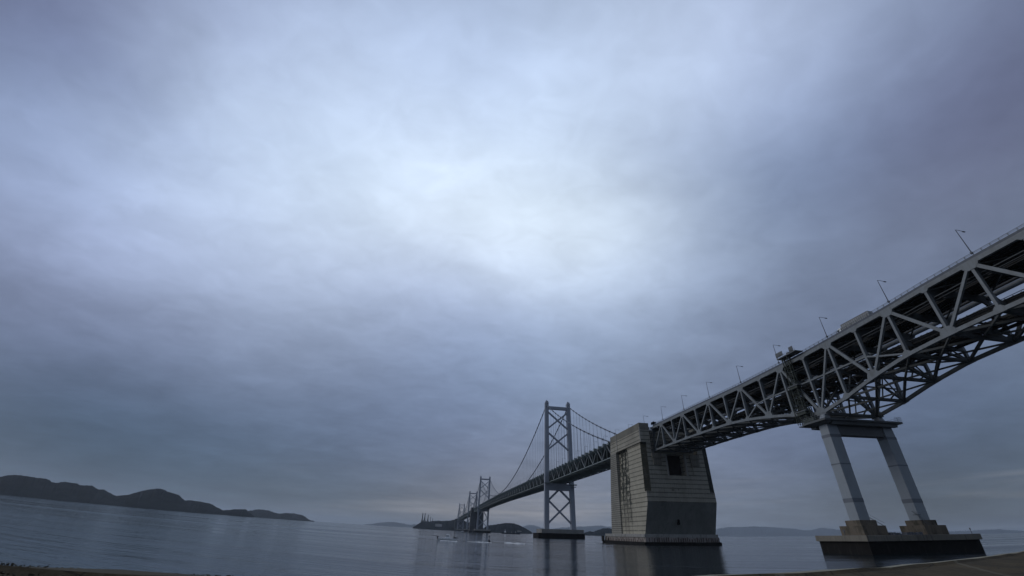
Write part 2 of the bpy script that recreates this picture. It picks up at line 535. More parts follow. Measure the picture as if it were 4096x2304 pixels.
M['conc_alg'] = m_concrete('algae_stained_corner', (.07, .07, .06), groove=.34, stain=.9, algae=.95)
M['conc_p'] = m_concrete('pale_footing_concrete', (.30, .295, .28), stain=.75, streak=(.8, .8, .12))
M['conc_ped'] = m_concrete('pedestal_concrete', (.16, .135, .105), stain=.75, algae=.5)
M['conc_slab'] = m_concrete('pier_slab_concrete', (.20, .185, .155), stain=.9)
M['conc_t'] = m_concrete('tower_footing_concrete', (.27, .265, .25), stain=.3)
M['conc_far'] = m_concrete('far_anchorage_concrete', (.10, .105, .115), stain=.5)
M['fender'] = m_concrete('black_fender', (.012, .011, .010), stain=.45, streak=(.8, .8, .25))
M['rust'] = m_concrete('rust_stained_skirt', (.10, .07, .06), stain=.8)
M['wall'] = m_concrete('seawall_concrete', (.060, .046, .026), stain=.6, algae=.35)
def m_wall():
    m, nt, b = mat_new('old_seawall_concrete')
    tc = N(nt, 'ShaderNodeTexCoord').outputs['Object']
    big = noise_n(nt, tc, .45, 6, .65); fine = noise_n(nt, tc, 7, 6, .7)
    c = mixc(nt, ramp(nt, big, .35, .65), (.034, .025, .011), (.095, .068, .034))
    c = mixc(nt, mth(nt, 'MULTIPLY', ramp(nt, fine, .45, .75), .6), c, (.12, .105, .075))
    mpj = N(nt, 'ShaderNodeMapping'); mpj.inputs['Rotation'].default_value = (0, 0, R_(38)); nt.links.new(tc, mpj.inputs['Vector'])
    sj = N(nt, 'ShaderNodeSeparateXYZ'); nt.links.new(mpj.outputs[0], sj.inputs[0])
    jx = mth(nt, 'ADD', sj.outputs[0], mth(nt, 'MULTIPLY', mth(nt, 'SUBTRACT', noise_n(nt, tc, .8, 4), .5), .5))
    fr = mth(nt, 'FRACT', mth(nt, 'DIVIDE', jx, 5.3))
    c = mixc(nt, mth(nt, 'MULTIPLY', mth(nt, 'LESS_THAN', fr, .03), .7), c, (.16, .14, .10))
    wn2 = N(nt, 'ShaderNodeTexWhiteNoise', noise_dimensions='1D'); nt.links.new(mth(nt, 'FLOOR', mth(nt, 'DIVIDE', jx, 5.3)), wn2.inputs['W'])
    c = mixc(nt, mth(nt, 'MULTIPLY', wn2.outputs['Value'], .55), c, (.028, .022, .014))
    vo = N(nt, 'ShaderNodeTexVoronoi', feature='DISTANCE_TO_EDGE'); vo.inputs['Scale'].default_value = .9
    nt.links.new(tc, vo.inputs['Vector'])
    c = mixc(nt, mth(nt, 'MULTIPLY', mth(nt, 'LESS_THAN', vo.outputs['Distance'], .012), .7), c, (.012, .010, .007))
    nt.links.new(c, b.inputs['Base Color']); b.inputs['Roughness'].default_value = .9; b.inputs['Specular IOR Level'].default_value = .2
    bump(nt, b, fine, .8, .03)
    return m
M['wall'] = m_wall()
M['wall_edge'] = m_concrete('seawall_edge', (.26, .24, .18), stain=.35)
M['rock'] = m_concrete('shore_rock', (.07, .06, .04), stain=.5, algae=.5)
M['white'] = m_plain('white_hull_paint', (.8, .82, .83), .4)
M['hull'] = m_plain('dark_hull_paint', (.02, .025, .04), .5)
M['glass'] = m_plain('cabin_glass', (.02, .025, .03), .15, .6)
M['buoy'] = m_plain('buoy_paint', (.03, .035, .05), .6)
M['truck'] = m_plain('truck_box', (.27, .28, .29), .5)
M['tyre'] = m_plain('rubber', (.02, .02, .02), .9)
M['red'] = m_plain('boot_topping', (.10, .03, .025), .7)
M['bldg'] = m_plain('pale_building', (.45, .43, .42), .8)

def m_hill():
    m, nt, b = mat_new('wooded_hill')
    tc = N(nt, 'ShaderNodeTexCoord').outputs['Object']
    a = noise_n(nt, tc, .012, 8, .7)
    c = mixc(nt, ramp(nt, a, .35, .7), (.006, .009, .013), (.020, .026, .029))
    nt.links.new(c, b.inputs['Base Color'])
    b.inputs['Roughness'].default_value = 1; b.inputs['Specular IOR Level'].default_value = .05
    bump(nt, b, noise_n(nt, tc, .03, 6, .7), 1.0, 12)
    return m
M['hill'] = m_hill()

def m_water():
    m, nt, b = mat_new('sea_water')
    tc = N(nt, 'ShaderNodeTexCoord').outputs['Object']
    mpr = N(nt, 'ShaderNodeMapping'); mpr.inputs['Rotation'].default_value = (0, 0, R_(22)); nt.links.new(tc, mpr.inputs['Vector']); rotv = mpr.outputs[0]
    w1 = noise_n(nt, rotv, .045, 5, .55, (.30, 1.3, 1))
    w2 = noise_n(nt, rotv, .20, 5, .6, (.22, 1.3, 1))
    w3 = noise_n(nt, tc, 1.1, 4, .6, (.5, 1.1, 1))
    # smooth slicks and rippled patches
    patch = ramp(nt, mth(nt, 'ADD', mth(nt, 'MULTIPLY', noise_n(nt, rotv, .011, 5, .6, (.22, 1.8, 1)), .6), mth(nt, 'MULTIPLY', noise_n(nt, rotv, .0025, 4, .6, (.3, 1.9, 1)), .4)), .42, .58)
    h = mth(nt, 'ADD', mth(nt, 'MULTIPLY', w1, .35), mth(nt, 'MULTIPLY', mth(nt, 'MULTIPLY', w2, .75), mth(nt, 'ADD', .25, patch)))
    h = mth(nt, 'ADD', h, mth(nt, 'MULTIPLY', mth(nt, 'MULTIPLY', w3, .10), mth(nt, 'ADD', .3, patch)))
    n = N(nt, 'ShaderNodeBump'); n.inputs['Strength'].default_value = .55; n.inputs['Distance'].default_value = WAVE
    nt.links.new(h, n.inputs['Height']); nt.links.new(n.outputs[0], b.inputs['Normal'])
    b.inputs['Base Color'].default_value = (.010, .017, .023, 1)
    nt.links.new(mth(nt, 'ADD', .02, mth(nt, 'MULTIPLY', patch, .12)), b.inputs['Roughness'])
    b.inputs['IOR'].default_value = 1.333
    b.inputs['Specular IOR Level'].default_value = .5
    return m
WAVE = 1.1
M['water'] = m_water()
def m_foam():
    m, nt, b = mat_new('wake_foam')
    b.inputs['Base Color'].default_value = (.62, .64, .66, 1)
    b.inputs['Roughness'].default_value = .9
    return m
M['foam'] = m_foam()

# ------------------------------------------------------------------ sea and sky-line land
half = 42000
mb = MB(); mb.face([(-half, -half, SEA), (half, -half, SEA), (half, half, SEA), (-half, half, SEA)])
sea = mb.build('sea', M['water'], fix=False); sea['kind'] = 'structure'

def azdir(az):
    a = R_(az); return Vector((math.sin(a), math.cos(a), 0))

def ridge(name, prof, dist, depth, jag=.03, seed=0, step=.05):
    """wooded hill: skyline given as (azimuth deg, elevation deg), set at its real distance, with real depth"""
    azs = [p[0] for p in prof]; els = [p[1] for p in prof]
    lo, hi = azs[0], azs[-1]
    n = max(8, int((hi - lo) / step))
    rows = 15
    V, F = [], []
    for i in range(n + 1):
        az = lo + (hi - lo) * i / n
        k = min(max(bisect.bisect_right(azs, az) - 1, 0), len(azs) - 2)
        t = (az - azs[k]) / (azs[k + 1] - azs[k])
        el = els[k] * (1 - t) + els[k + 1] * t
        H = math.tan(R_(el)) * dist + CAM.z - SEA
        H += H * jag * noise.fractal(Vector((az * 3.3, seed * 7.1, 0)), .8, 2.1, 5)
        H += dist / 4000 * 5.0 * noise.fractal(Vector((az * 16, seed * 3.1, 2)), .6, 2.2, 4)
        H = max(H, 1.0)
        end = min(1, (i + .3) / 4, (n - i + .3) / 4)
        for r in range(rows):
            s = r / (rows - 1)                   # 0 front shore .. 1 back shore
            if s <= .5:
                q = s / .5
                hh = H * (q ** .8) * (1 + .10 * math.sin(q * math.pi) * noise.noise(Vector((az * 1.7, q * 3, seed + 3))))
            else:
                hh = H * (1 - ((s - .5) / .5) ** 1.3)
            if r not in (0, rows // 2, rows - 1):
                hh *= 1 + .16 * noise.fractal(Vector((az * 2.2, s * 6, seed)), .9, 2, 4)
                if s < .5: hh = min(hh, H * (.25 + .72 * q))
            d = dist - depth * .5 * (1 - s / .5) * (.35 + .65 * end) if s <= .5 else dist + depth * .5 * ((s - .5) / .5)
            P = azdir(az) * d + Vector((CAM.x, CAM.y, SEA + hh - (.5 if r in (0, rows - 1) else 0)))
            V.append(tuple(P))
    for i in range(n):
        for r in range(rows - 1):
            a = i * rows + r
            F.append((a, a + rows, a + rows + 1, a + 1))
    me = bpy.data.meshes.new(name); me.from_pydata(V, [], F); me.materials.append(M['hill'])
    me.polygons.foreach_set('use_smooth', [True] * len(me.polygons)); me.update()
    o = link(bpy.data.objects.new(name, me)); o['kind'] = 'structure'
    return o

HL1 = [(-52, 1.6), (-48, 1.0), (-45, 1.1), (-43, 1.2), (-42.2, 1.252), (-41.68, 1.47), (-41.01, 1.587), (-40.44, 1.561), (-39.66, 1.528), (-39.15, 1.569), (-38.59, 1.299), (-38.22, 1.34), (-37.78, 1.485), (-36.86, 1.459), (-36.6, 1.338), (-35.7, 1.435), (-35.1, 1.147), (-34.75, 1.215), (-34.24, 1.01), (-33.53, 0.75), (-32.6, .35), (-31.8, .05)]
HL2 = [(-35.5, .3), (-34.3, .6), (-33.53, 0.75), (-32.66, 0.95), (-31.51, 1.505), (-30.28, 1.847), (-29.68, 1.684), (-29.07, 1.518), (-28.48, 1.426), (-27.69, 0.959), (-27.21, 1.034), (-26.17, 0.967), (-25.38, 0.924), (-24.48, 0.567), (-23.75, 0.33), (-23.0, .1)]
HL3 = [(-24.6, .1), (-23.75, 0.364), (-22.87, 0.535), (-21.82, 0.653), (-21.34, 0.434), (-20.66, 0.01)]
HL4 = [(-23.2, .1), (-22.01, 0.378), (-21.37, 0.527), (-20.47, 0.768), (-19.32, 0.709), (-18.26, 0.5), (-17.42, 0.621), (-16.39, 0.613), (-15.78, 0.545), (-15.3, .34), (-14.92, 0.12), (-14.3, .03)]
ridge('hills', HL1, 4300, 1100, .02, 1)
ridge('hills', HL2, 4100, 1000, .02, 2)
ridge('hills', HL3, 4000, 600, .03, 3)
ridge('hills', HL4, 7000, 1000, .03, 4)
ridge('hills', [(-8.6, .02), (-7.8, .12), (-6.6, .35), (-5.25, .50), (-4.4, .42), (-3.16, .30), (-2.4, .35), (-1.6, .3), (-.5, .1)], 24000, 1800, .05, 5)
ISL = [(-2.75, .03), (-2.31, .33), (-1.77, .66), (-1.06, .76), (-.06, .9), (1.11, .94), (1.83, 1.0), (2.55, 1.2), (3.29, 1.155), (3.76, .95), (4.4, .82), (5.0, .7), (5.6, .45), (6.2, .2)]
ridge('hills', ISL, 3900, 700, .03, 6, .05)
ridge('hills', [(5.7, .1), (6.1, .45), (6.5, .627), (7.02, .725), (7.75, .837), (8.34, .944), (8.85, 1.021), (9.82, .988), (10.56, .769), (11.3, .466), (11.8, .2), (12.12, .02)], 3300, 700, .03, 7, .05)
ridge('hills', [(9.2, .3), (10.0, .45), (10.71, .578), (11.3, .825), (12.03, .881), (12.79, .772), (13.4, .55), (14.2, .5), (15.67, .701), (17.53, .828), (18.63, .893), (19.64, .955), (20.65, 1.031), (21.36, .904), (22.98, .93), (25, .8), (28, .5), (31, .3)], 27000, 2500, .03, 8)
ridge('hills', [(17.2, .02), (17.8, .12), (18.5, .195), (19.15, .373), (19.5, .33), (19.69, .343), (20.25, .558), (20.9, .733), (21.53, .744), (22.06, .672), (22.95, .606), (25, .4), (27, .1)], 3600, 600, .04, 9, .06)
ridge('hills', [(31.5, .15), (33.66, .657), (34.25, .809), (35.22, .936), (36.39, .916), (37.94, .996), (38.69, .938), (39.75, .882), (41.65, .746), (42.46, .585), (43.28, .556), (44.26, .775), (45.3, .665), (45.89, .564), (48, .35), (51, .3), (54, .25), (56.67, .297), (57.22, .319), (58.01, .33), (58.48, .236), (59.45, .12), (62, .4), (66, .3)], 30000, 2500, .03, 10)

# ------------------------------------------------------------------ near viaduct truss
def interp(tab, x):
    if x <= tab[0][0]: a, b = tab[0], tab[1]
    elif x >= tab[-1][0]: a, b = tab[-2], tab[-1]
    else:
        k = max(0, bisect.bisect_right([p[0] for p in tab], x) - 1); a, b = tab[k], tab[k + 1]
    t = (x - a[0]) / (b[0] - a[0])
    return a[1] * (1 - t) + b[1] * t

NY = [(-.5, -330.6), (0, -345.2), (.5, -360.5), (1, -375.5), (1.5, -391.1), (2, -406.6), (2.5, -421.8), (3, -437.3), (3.5, -452.8), (4, -468.1), (4.5, -483.0), (5, -497.2), (5.5, -511.3), (6, -526), (6.5, -541), (7, -556.1), (7.5, -570.9), (8, -586), (9, -616), (10, -646), (11, -676)]
BZ = [(-.5, 62.6), (0, 62.8), (1, 62.7), (1.5, 62.5), (2, 62.1), (2.5, 61.6), (3, 60.1), (3.5, 57.7), (4, 54.6), (4.5, 51.5), (5, 54.4), (5.5, 58.2), (6, 61), (6.5, 62.3), (7, 62.9), (8, 63.2), (11, 63.4)]
TZ = [(-.5, 79.5), (0, 79.3), (1, 79.0), (2, 78.5), (3, 77.9), (4.5, 77.8), (5, 78.2), (5.5, 78.6), (6, 79.0), (6.5, 79.8), (7, 80.2), (8, 80.4), (11, 80.6)]
yn = lambda i: interp(NY, i)
bz = lambda i: interp(BZ, i)
tz = lambda i: interp(TZ, i)
XT = 15.0
I = [k * .5 for k in range(-1, 21)]
via = thing('truss_viaduct', 'grey steel truss viaduct haunched over its two-legged pier, running from the concrete anchorage overhead', 'bridge', (0, yn(4.5), 51))
B = lambda i, x: Vector((x, yn(i), bz(i)))
T = lambda i, x: Vector((x, yn(i), tz(i)))

for sx_ in (-1, 1):
    x = sx_ * XT
    top, bot = MB(), MB()
    for a, b in zip(I[:-1], I[1:]):
        top.beam(T(a, x), T(b, x), 1.0, 1.5)
        n0, n1_ = Vector(B(a, x)), Vector(B(b, x))
        bot.beam(n0, n1_, 1.05, 1.25)
    def gusset(mb, c, dirs, r, th, z=None):
        # plate reaching out along each member, convex outline
        pts = []
        for d in dirs:
            d = Vector(d).normalized()
            n = Vector((0, -d.z, d.y))
            pts += [c + d * r + n * .75, c + d * r - n * .75]
        cy = sum(p.y for p in pts) / len(pts); cz = sum(p.z for p in pts) / len(pts)
        P = sorted({(round(p.y, 3), round(p.z, 3)) for p in pts})
        def cross(o, a, b): return (a[0] - o[0]) * (b[1] - o[1]) - (a[1] - o[1]) * (b[0] - o[0])
        lo, up = [], []
        for p in P:
            while len(lo) >= 2 and cross(lo[-2], lo[-1], p) <= 0: lo.pop()
            lo.append(p)
        for p in reversed(P):
            while len(up) >= 2 and cross(up[-2], up[-1], p) <= 0: up.pop()
            up.append(p)
        mb.prism(lo[:-1] + up[:-1], 'x', c.x - th / 2, c.x + th / 2)
    for i in I[:-1]:
        isfan = abs(i - round(i)) < .01
        t_, b_ = T(i, x), B(i, x)
        along = (T(min(i + .5, 9.5), x) - T(max(i - .5, -.5), x)).normalized()
        alb = (B(min(i + .5, 9.5), x) - B(max(i - .5, -.5), x)).normalized()
        if isfan:
            ds = [along, -along]
            for j in (i - .5, i + .5):
                ds.append((B(j, x) - t_))
            gusset(top, t_, ds, 2.5, 1.04)
            gusset(bot, b_, [alb, -alb, Vector((0, 0, 1))], 1.5, 1.10)
        else:
            ds = [alb, -alb]
            for j in (i - .5, i + .5):
                if j > -.9: ds.append((T(j, x) - b_))
            gusset(bot, b_, ds, 2.5, 1.10)
            gusset(top, t_, [along, -along, Vector((0, 0, -1))], 1.5, 1.04)
    part(top, 'top_chord', M['truss'], via)
    part(bot, 'bottom_chord', M['truss'], via)
    for i in I[:-1]:
        isfan = abs(i - round(i)) < .01
        t_, b_ = T(i, x), B(i, x)
        if i > -.4:
            inw = Vector((-sx_ * .3, 0, 0)); part(MB().beam(b_ + Vector((0, 0, .6)) + inw, t_ - Vector((0, 0, .7)) + inw, 1.4, .85, (0, 1, 0)), 'vertical_post', M['truss'], via)
        else:
            part(MB().beam(b_ + Vector((0, 0, .6)), t_ - Vector((0, 0, .7)), .8, .7, (0, 1, 0)), 'vertical_post', M['truss_d'], via)
        if isfan:
            for j in (i - .5, i + .5):
                q = B(j, x)
                d = (q - t_).normalized()
                wdt = .85 if j < i else 1.15
                part(MB().beam(t_ + d * 1.0, q - d * .8, .9, wdt, (0, 1, 0)), 'diagonal', M['truss'], via)
    # mid-height bracing rail over the haunch
    def MP(i, z): return Vector((x, yn(i), z))
    zr = 66.3
    def on_diag(i, j, z):
        a, b = T(i, x), B(j, x); t = (a.z - z) / (a.z - b.z); return a.lerp(b, t)
    seq = [B(3, x) + Vector((0, 0, .5)), on_diag(3, 3.5, zr - .6), MP(3.5, zr + .1), on_diag(4, 3.5, zr), MP(4, zr), on_diag(4, 4.5, zr), MP(4.5, zr), on_diag(5, 4.5, zr), MP(5, zr), on_diag(5, 5.5, zr), MP(5.5, zr), on_diag(6, 5.5, zr - 1.7), B(6, x) + Vector((0, 0, .5))]
    seq.sort(key=lambda p: -p.y)
    rl = MB()
    for a, b in zip(seq[:-1], seq[1:]):
        rl.beam(a, b, .62, .62, (0, 0, 1))
    part(rl, 'bracing_rail', M['truss'], via)

# cross frames, floor beams, laterals
for i in I[:-1]:
    y, zt, zb = yn(i), tz(i), bz(i)
    fr = MB()
    # upper cross beam with haunched brackets
    fr.box(-XT + .5, XT - .5, y - .45, y + .45, zt - 2.1, zt + .55)
    for s in (-1, 1):
        xin = s * (XT - .55)
        pts = [(xin, zt - 2.1), (xin, zt - 6.6), (xin - s * .55, zt - 6.6)]
        for k in range(7):
            a = k / 6 * math.pi / 2
            pts.append((xin - s * (.6 + 4.0 * (1 - math.cos(a))), zt - 6.4 + 4.3 * math.sin(a)))
        fr.prism(pts, 'y', y - .3, y + .3)
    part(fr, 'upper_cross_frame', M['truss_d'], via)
    zl = max(zb + 1.2, 63.9)
    lo = MB()
    zf = 66.3
    lo.box(-XT + .5, XT - .5, y - .4, y + .4, zf - 1.5, zf)           # rail floor beam
    for s in (-1, 1):
        xin = s * (XT - .55)
        pts = [(xin, zf), (xin, zf + 3.4), (xin - s * .5, zf + 3.4)]
        for k in range(7):
            a = k / 6 * math.pi / 2
            pts.append((xin - s * (.55 + 3.0 * (1 - math.cos(a))), zf + 3.2 - 3.2 * math.sin(a)))
        lo.prism(pts, 'y', y - .28, y + .28)
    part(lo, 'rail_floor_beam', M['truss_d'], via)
    # bottom cross strut and sway bracing below the railway
    sw = MB()
    sw.beam((-XT + .5, y, zb), (XT - .5, y, zb), 1.15, 1.1)
    for s in (-1, 1):
        sw.beam((s * (XT - .6), y, zb + .3), (0, y, zf - 1.6), .75, .75, (0, 1, 0))
    if zf - zb > 7:
        sw.beam((-XT + .5, y, (zf + zb) / 2 - .8), (XT - .5, y, (zf + zb) / 2 - .8), .5, .5)
        for s in (-1, 1):
            sw.beam((s * (XT - .6), y, (zf + zb) / 2 - .8), (s * 7.4, y, zb + .3), .45, .45, (0, 1, 0))
    part(sw, 'sway_brace', M['truss_d'], via)
    kn = MB()
    for s in (-1, 1):
        kn.beam((s * (XT - .6), y, zb + .2), (s * 8.5, y - .02, zf - 1.6), .42, .42, (0, 1, 0))
        kn.beam((s * 8.5, y + .02, zf - 1.6), (s * 3.4, y, zb + .3), .36, .36, (0, 1, 0))
    split_parts(kn, 'knee_brace', M['truss_d'], via)
for a, b in zip(I[:-2], I[1:-1]):
    lat = MB()
    m0 = Vector((0, yn(b), bz(b)))
    for s in (-1, 1):
        lat.beam(B(a, s * (XT - .5)), m0, .8, .75); lat.beam(B(b, s * (XT - .5)), Vector((0, yn(a), bz(a) + .05)), .6, .55)
    part(lat, 'bottom_lateral_brace', M['truss_d'], via)
    lt = MB()
    for s in (-1, 1):
        lt.beam(Vector((s * (XT - .5), yn(a), tz(a) - .9)), Vector((0, yn(b), tz(b) - .9)), .4, .4)
    part(lt, 'top_lateral_brace', M['truss_d'], via)

# road deck (two carriageways, open strips between), fascia, railings
def strip(mb, x0, x1, dz0, dz1, i0=-.5, i1=9.5, st=.5):
    k = i0
    while k < i1 - .01:
        a, b = k, k + st
        za, zb_ = tz(a), tz(b)
        mb.hexa([(x0, yn(b), zb_ + dz0), (x1, yn(b), zb_ + dz0), (x1, yn(a), za + dz0), (x0, yn(a), za + dz0),
                 (x0, yn(b), zb_ + dz1), (x1, yn(b), zb_ + dz1), (x1, yn(a), za + dz1), (x0, yn(a), za + dz1)])
        k += st
rd = MB()
strip(rd, -12.9, -.7, .78, 1.25); strip(rd, .7, 11.2, .78, 1.25)
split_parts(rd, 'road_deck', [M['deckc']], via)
st_ = MB()
for xx in (-12.2, -10.0, -7.6, -5.2, -2.8, -1.2, 1.2, 3.4, 5.7, 8.0, 10.1):
    strip(st_, xx - .18, xx + .18, .25, .78)
strip(st_, 12.2, 13.2, .5, .95)
split_parts(st_, 'deck_stringer', M['deckc'], via)
for s in (-1, 1):
    fa = MB(); strip(fa, s * 14.3 - .12, s * 14.3 + .12, .80, 2.1)
    if s < 0: strip(fa, -14.18, -12.9, .9, 1.2)
    part(fa, 'edge_parapet', M['lamp'], via)
    ra_ = MB()
    strip(ra_, s * 14.3 - .05, s * 14.3 + .05, 2.9, 3.02); strip(ra_, s * 14.3 - .04, s * 14.3 + .04, 2.5, 2.58)
    y = yn(-.5)
    while y > yn(9.5):
        ii = interp([(p[1], p[0]) for p in reversed(NY)], y) if False else None
        # node index from y (monotone table)
        kk = 0
        for q in range(len(NY) - 1):
            if NY[q][1] >= y >= NY[q + 1][1]: kk = q
        tt = (NY[kk][1] - y) / (NY[kk][1] - NY[kk + 1][1]); idx = NY[kk][0] * (1 - tt) + NY[kk + 1][0] * tt
        z = tz(idx)
        ra_.box(s * 14.3 - .08, s * 14.3 + .08, y - .09, y + .09, z + 2.0, z + 3.02)
        y -= 2.5
    part(ra_, 'railing', M['rail'], via)
rt_ = MB()
for xx in (-9.2, -6.8, -4.8, -2.4, 2.4, 4.8, 6.8, 9.2):
    rt_.box(xx - .35, xx + .35, yn(9.5), yn(-.5), 66.42, 67.3)
for k in range(int((yn(-.5) - yn(9.5)) / 2.2)):
    y = yn(9.5) + k * 2.2
    for c in (-8.0, -3.6, 3.6, 8.0):
        rt_.box(c - 1.7, c + 1.7, y, y + .35, 67.3, 67.55)
for xx in (-10.6, -5.8, 5.8, 10.6):
    rt_.box(xx - .2, xx + .2, yn(9.5), yn(-.5), 65.3, 66.42)
for k in range(int((yn(-.5) - yn(9.5)) / 3.77)):
    y = yn(9.5) + k * 3.77
    rt_.box(-11, 11, y, y + .3, 65.5, 66.2)
part(rt_, 'railway_track', M['deckc'], via)
pi_ = MB()
for (xx, dz, r) in ((-13.2, -3.6, .14), (13.4, -3.4, .12), (-12.6, -4.4, .09)):
    pi_.tube([(xx, yn(i), tz(i) + dz) for i in I[:-1]], r, 6)
split_parts(pi_, 'service_pipe', M['rail'], via)
wk = MB()
for s in (-1, 1):
    xx = s * 11.6
    for i0 in I[:-2]:
        pass
    wk.box(xx - .6, xx + .6, yn(9.5), yn(-.5), 66.35, 66.45)
split_parts(wk, 'inspection_walkway', M['truss_d'], via)

# ------------------------------------------------------------------ pier under the haunch
pier = thing('bridge_pier', 'two-legged painted steel pier with dark bands standing on stepped concrete pedestals in the water', 'bridge pier', (0, -483, SEA))
PYC = -483.3
for s in (-1, 1):
    lx = s * 14.75
    mb = MB()
    mb.taper((lx - 2.55, lx + 2.55, PYC - 2.15, PYC + 2.15), (lx - 2.75, lx + 2.75, PYC - 2.15, PYC + 2.15), 10.1, 41.6)
    mb.taper((lx - 2.75, lx + 2.75, PYC - 2.15, PYC + 2.15), (lx - 2.45, lx + 2.45, PYC - 2.1, PYC + 2.1), 41.6, 48.2)
    leg_o = part(mb, 'leg', M['pier'], pier, bevel=.12)
    for (z0, z1) in ((16.4, 17.9), (30.3, 30.8), (41.0, 42.2)):
        dd = .10 * (z0 - 10.1) / 31.5
        part(MB().box(lx - 2.58 - dd * 2, lx + 2.58 + dd * 2, PYC - 2.18, PYC + 2.18, z0, z1), 'painted_band', M['band'], leg_o)
    be = MB()
    be.taper((lx - 1.8, lx + 1.8, PYC - 1.7, PYC + 1.7), (lx - .9, lx + .9, PYC - 1.1, PYC + 1.1), 48.2, 50.9)
    part(be, 'bearing', M['pier'], pier)
    pd = MB()
    pd.box(lx - 5.5, lx + 5.5, PYC - 5.0, PYC + 5.0, 5.17, 8.35)
    pd.box(lx - 3.9, lx + 3.7, PYC - 3.4, PYC + 3.2, 8.35, 10.2)
    part(pd, 'pedestal', M['conc_ped'], pier, bevel=.08)
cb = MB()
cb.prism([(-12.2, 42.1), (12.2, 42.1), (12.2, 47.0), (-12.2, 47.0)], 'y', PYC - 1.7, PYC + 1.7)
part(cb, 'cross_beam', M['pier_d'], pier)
wkp = MB()
wkp.box(-20.5, 20.8, -488.4, -476.4, 47.3, 48.1); wkp.box(-16.5, 18.2, -487.6, -485.9, 45.9, 47.3); wkp.box(-17.2, -12, -479.5, -477, 45.6, 47.3)
for s in (-1, 1):
    wkp.prism([(s * 17.4, 46.3), (s * 20.4, 47.6), (s * 17.4, 47.6)], 'y', -487.9, -477)
part(wkp, 'maintenance_platform', M['truss_d'], pier)
pr = MB()
for s, x0, x1 in ((-1, -20.5, -17.5), (1, 17.5, 20.8)):
    for y0 in (-488.3, -476.5):
        for z in (48.7, 49.4, 50.1):
            pr.beam((x0, y0, z), (x1, y0, z), .07, .07)
        for k in range(4):
            xx = x0 + (x1 - x0) * k / 3
            pr.beam((xx, y0, 48.1), (xx, y0, 50.1), .07, .07, (0, 1, 0))
    xe = x0 if s < 0 else x1
    for z in (48.7, 49.4, 50.1):
        pr.beam((xe, -488.3, z), (xe, -476.5, z), .07, .07)
    for k in range(9):
        yy = -488.3 + 11.8 * k / 8
        pr.beam((xe, yy, 48.1), (xe, yy, 50.1), .07, .07, (0, 1, 0))
        pr.beam((xe, yy, 48.1), (xe - s * 1.6, yy, 46.7), .07, .07, (0, 1, 0))
split_parts(pr, 'platform_railing', M['rail'], pier)
gd = MB()
for k in range(9):
    xx = -12 + 24 * k / 8
    gd.box(xx - .25, xx + .25, -485.6, -481, 47.02, 47.6)
split_parts(gd, 'platform_support', M['truss_d'], pier)
ft = MB()
ft.box(-26.8, 26.8, PYC - 11.3, PYC + 11.3, 3.26, 5.17)
part(ft, 'footing_slab', M['conc_slab'], pier, bevel=.1)
fd = MB()
fd.box(-26.0, 26.1, PYC - 10.6, PYC + 10.6, SEA - 3, 3.26)
part(fd, 'fender_skirt', M['fender'], pier)
ld = MB()
# ladder and landing on the far leg, stair rail on the near one
ld.box(9.4, 12.0, PYC - 3.3, PYC - 2.2, 11.9, 12.15)
for k in (0, 1):
    ld.beam((9.6 + k * .5, PYC - 3.3, 12.0), (8.0 + k * .5, PYC - 3.3, 13.3), .08, .08)
ld.beam((10.6, PYC - 3.0, 11.9), (15.3, PYC - 4.8, 5.2), .12, .12); ld.beam((10.9, PYC - 2.6, 12.9), (15.6, PYC - 4.4, 6.4), .07, .07)
for k in range(5):
    ld.beam((9.4 + .6 * k, PYC - 3.3, 12.1), (9.4 + .6 * k, PYC - 3.3, 13.1), .05, .05, (0, 1, 0))
split_parts(ld, 'access_ladder', M['rail'], pier)
ld2 = MB()
ld2.beam((-12.1, PYC - 1.2, 11.6), (-8.2, PYC - 3.2, 8.4), .35, .12); ld2.beam((-12.1, PYC - 1.8, 12.4), (-8.0, PYC - 3.8, 9.2), .08, .08)
split_parts(ld2, 'access_ladder', M['rail'], pier)
rub = MB()
for k in range(26):
    x_ = -8.5 + random.random() * 17; s_ = .2 + random.random() * .5
    rub.box(x_ - s_ * 1.4, x_ + s_ * 1.4, PYC - 6 + random.random() * 3 - s_, PYC - 5 + s_, 5.17, 5.2 + s_ * 1.3)
split_parts(rub, 'stored_equipment', M['lamp'], pier)
for (x_, y_, h_, lab) in ((-26.0, PYC - 2.0, 1.5, 'small dark navigation light on the left corner of the near pier footing'), (23.9, PYC - 10.4, 1.6, 'small dark navigation light on the right corner of the near pier footing')):
    nv = thing('navigation_light', lab, 'marker light', (x_, y_, 5.17), 'navigation lights on the pier footing')
    part(MB().tube([(x_, y_, 5.17), (x_, y_, 5.17 + h_)], .09, 6), 'post', M['lamp'], nv)
    part(MB().tube([(x_, y_, 5.0 + h_), (x_, y_, 5.6 + h_)], .30, 8, .14), 'lantern', M['lamp'], nv)

# ------------------------------------------------------------------ travelling maintenance gantry hung on the truss
gy0, gy1 = -473.6, -477.0
gan = thing('maintenance_gantry', 'dark lattice maintenance gantry wrapped round the truss just before the pier, with boarded top platform', 'gantry', (-16.6, -475.3, 48))
g = MB()
corn = [(-17.6, gy0), (-17.6, gy1), (-16.1, gy1), (-16.1, gy0)]
for (cx, cy) in corn:
    g.beam((cx, cy, 47.6), (cx, cy, 80.6), .3, .3, (0, 1, 0))
z = 47.6; k = 0
while z < 80:
    for a in range(4):
        p, q = corn[a], corn[(a + 1) % 4]
        g.beam((p[0], p[1], z), (q[0], q[1], z), .12, .12)
        if k % 2: g.beam((p[0], p[1], z), (q[0], q[1], z + 2.1), .1, .1, (0, 1, 0))
        else: g.beam((q[0], q[1], z), (p[0], p[1], z + 2.1), .1, .1, (0, 1, 0))
    z += 2.1; k += 1
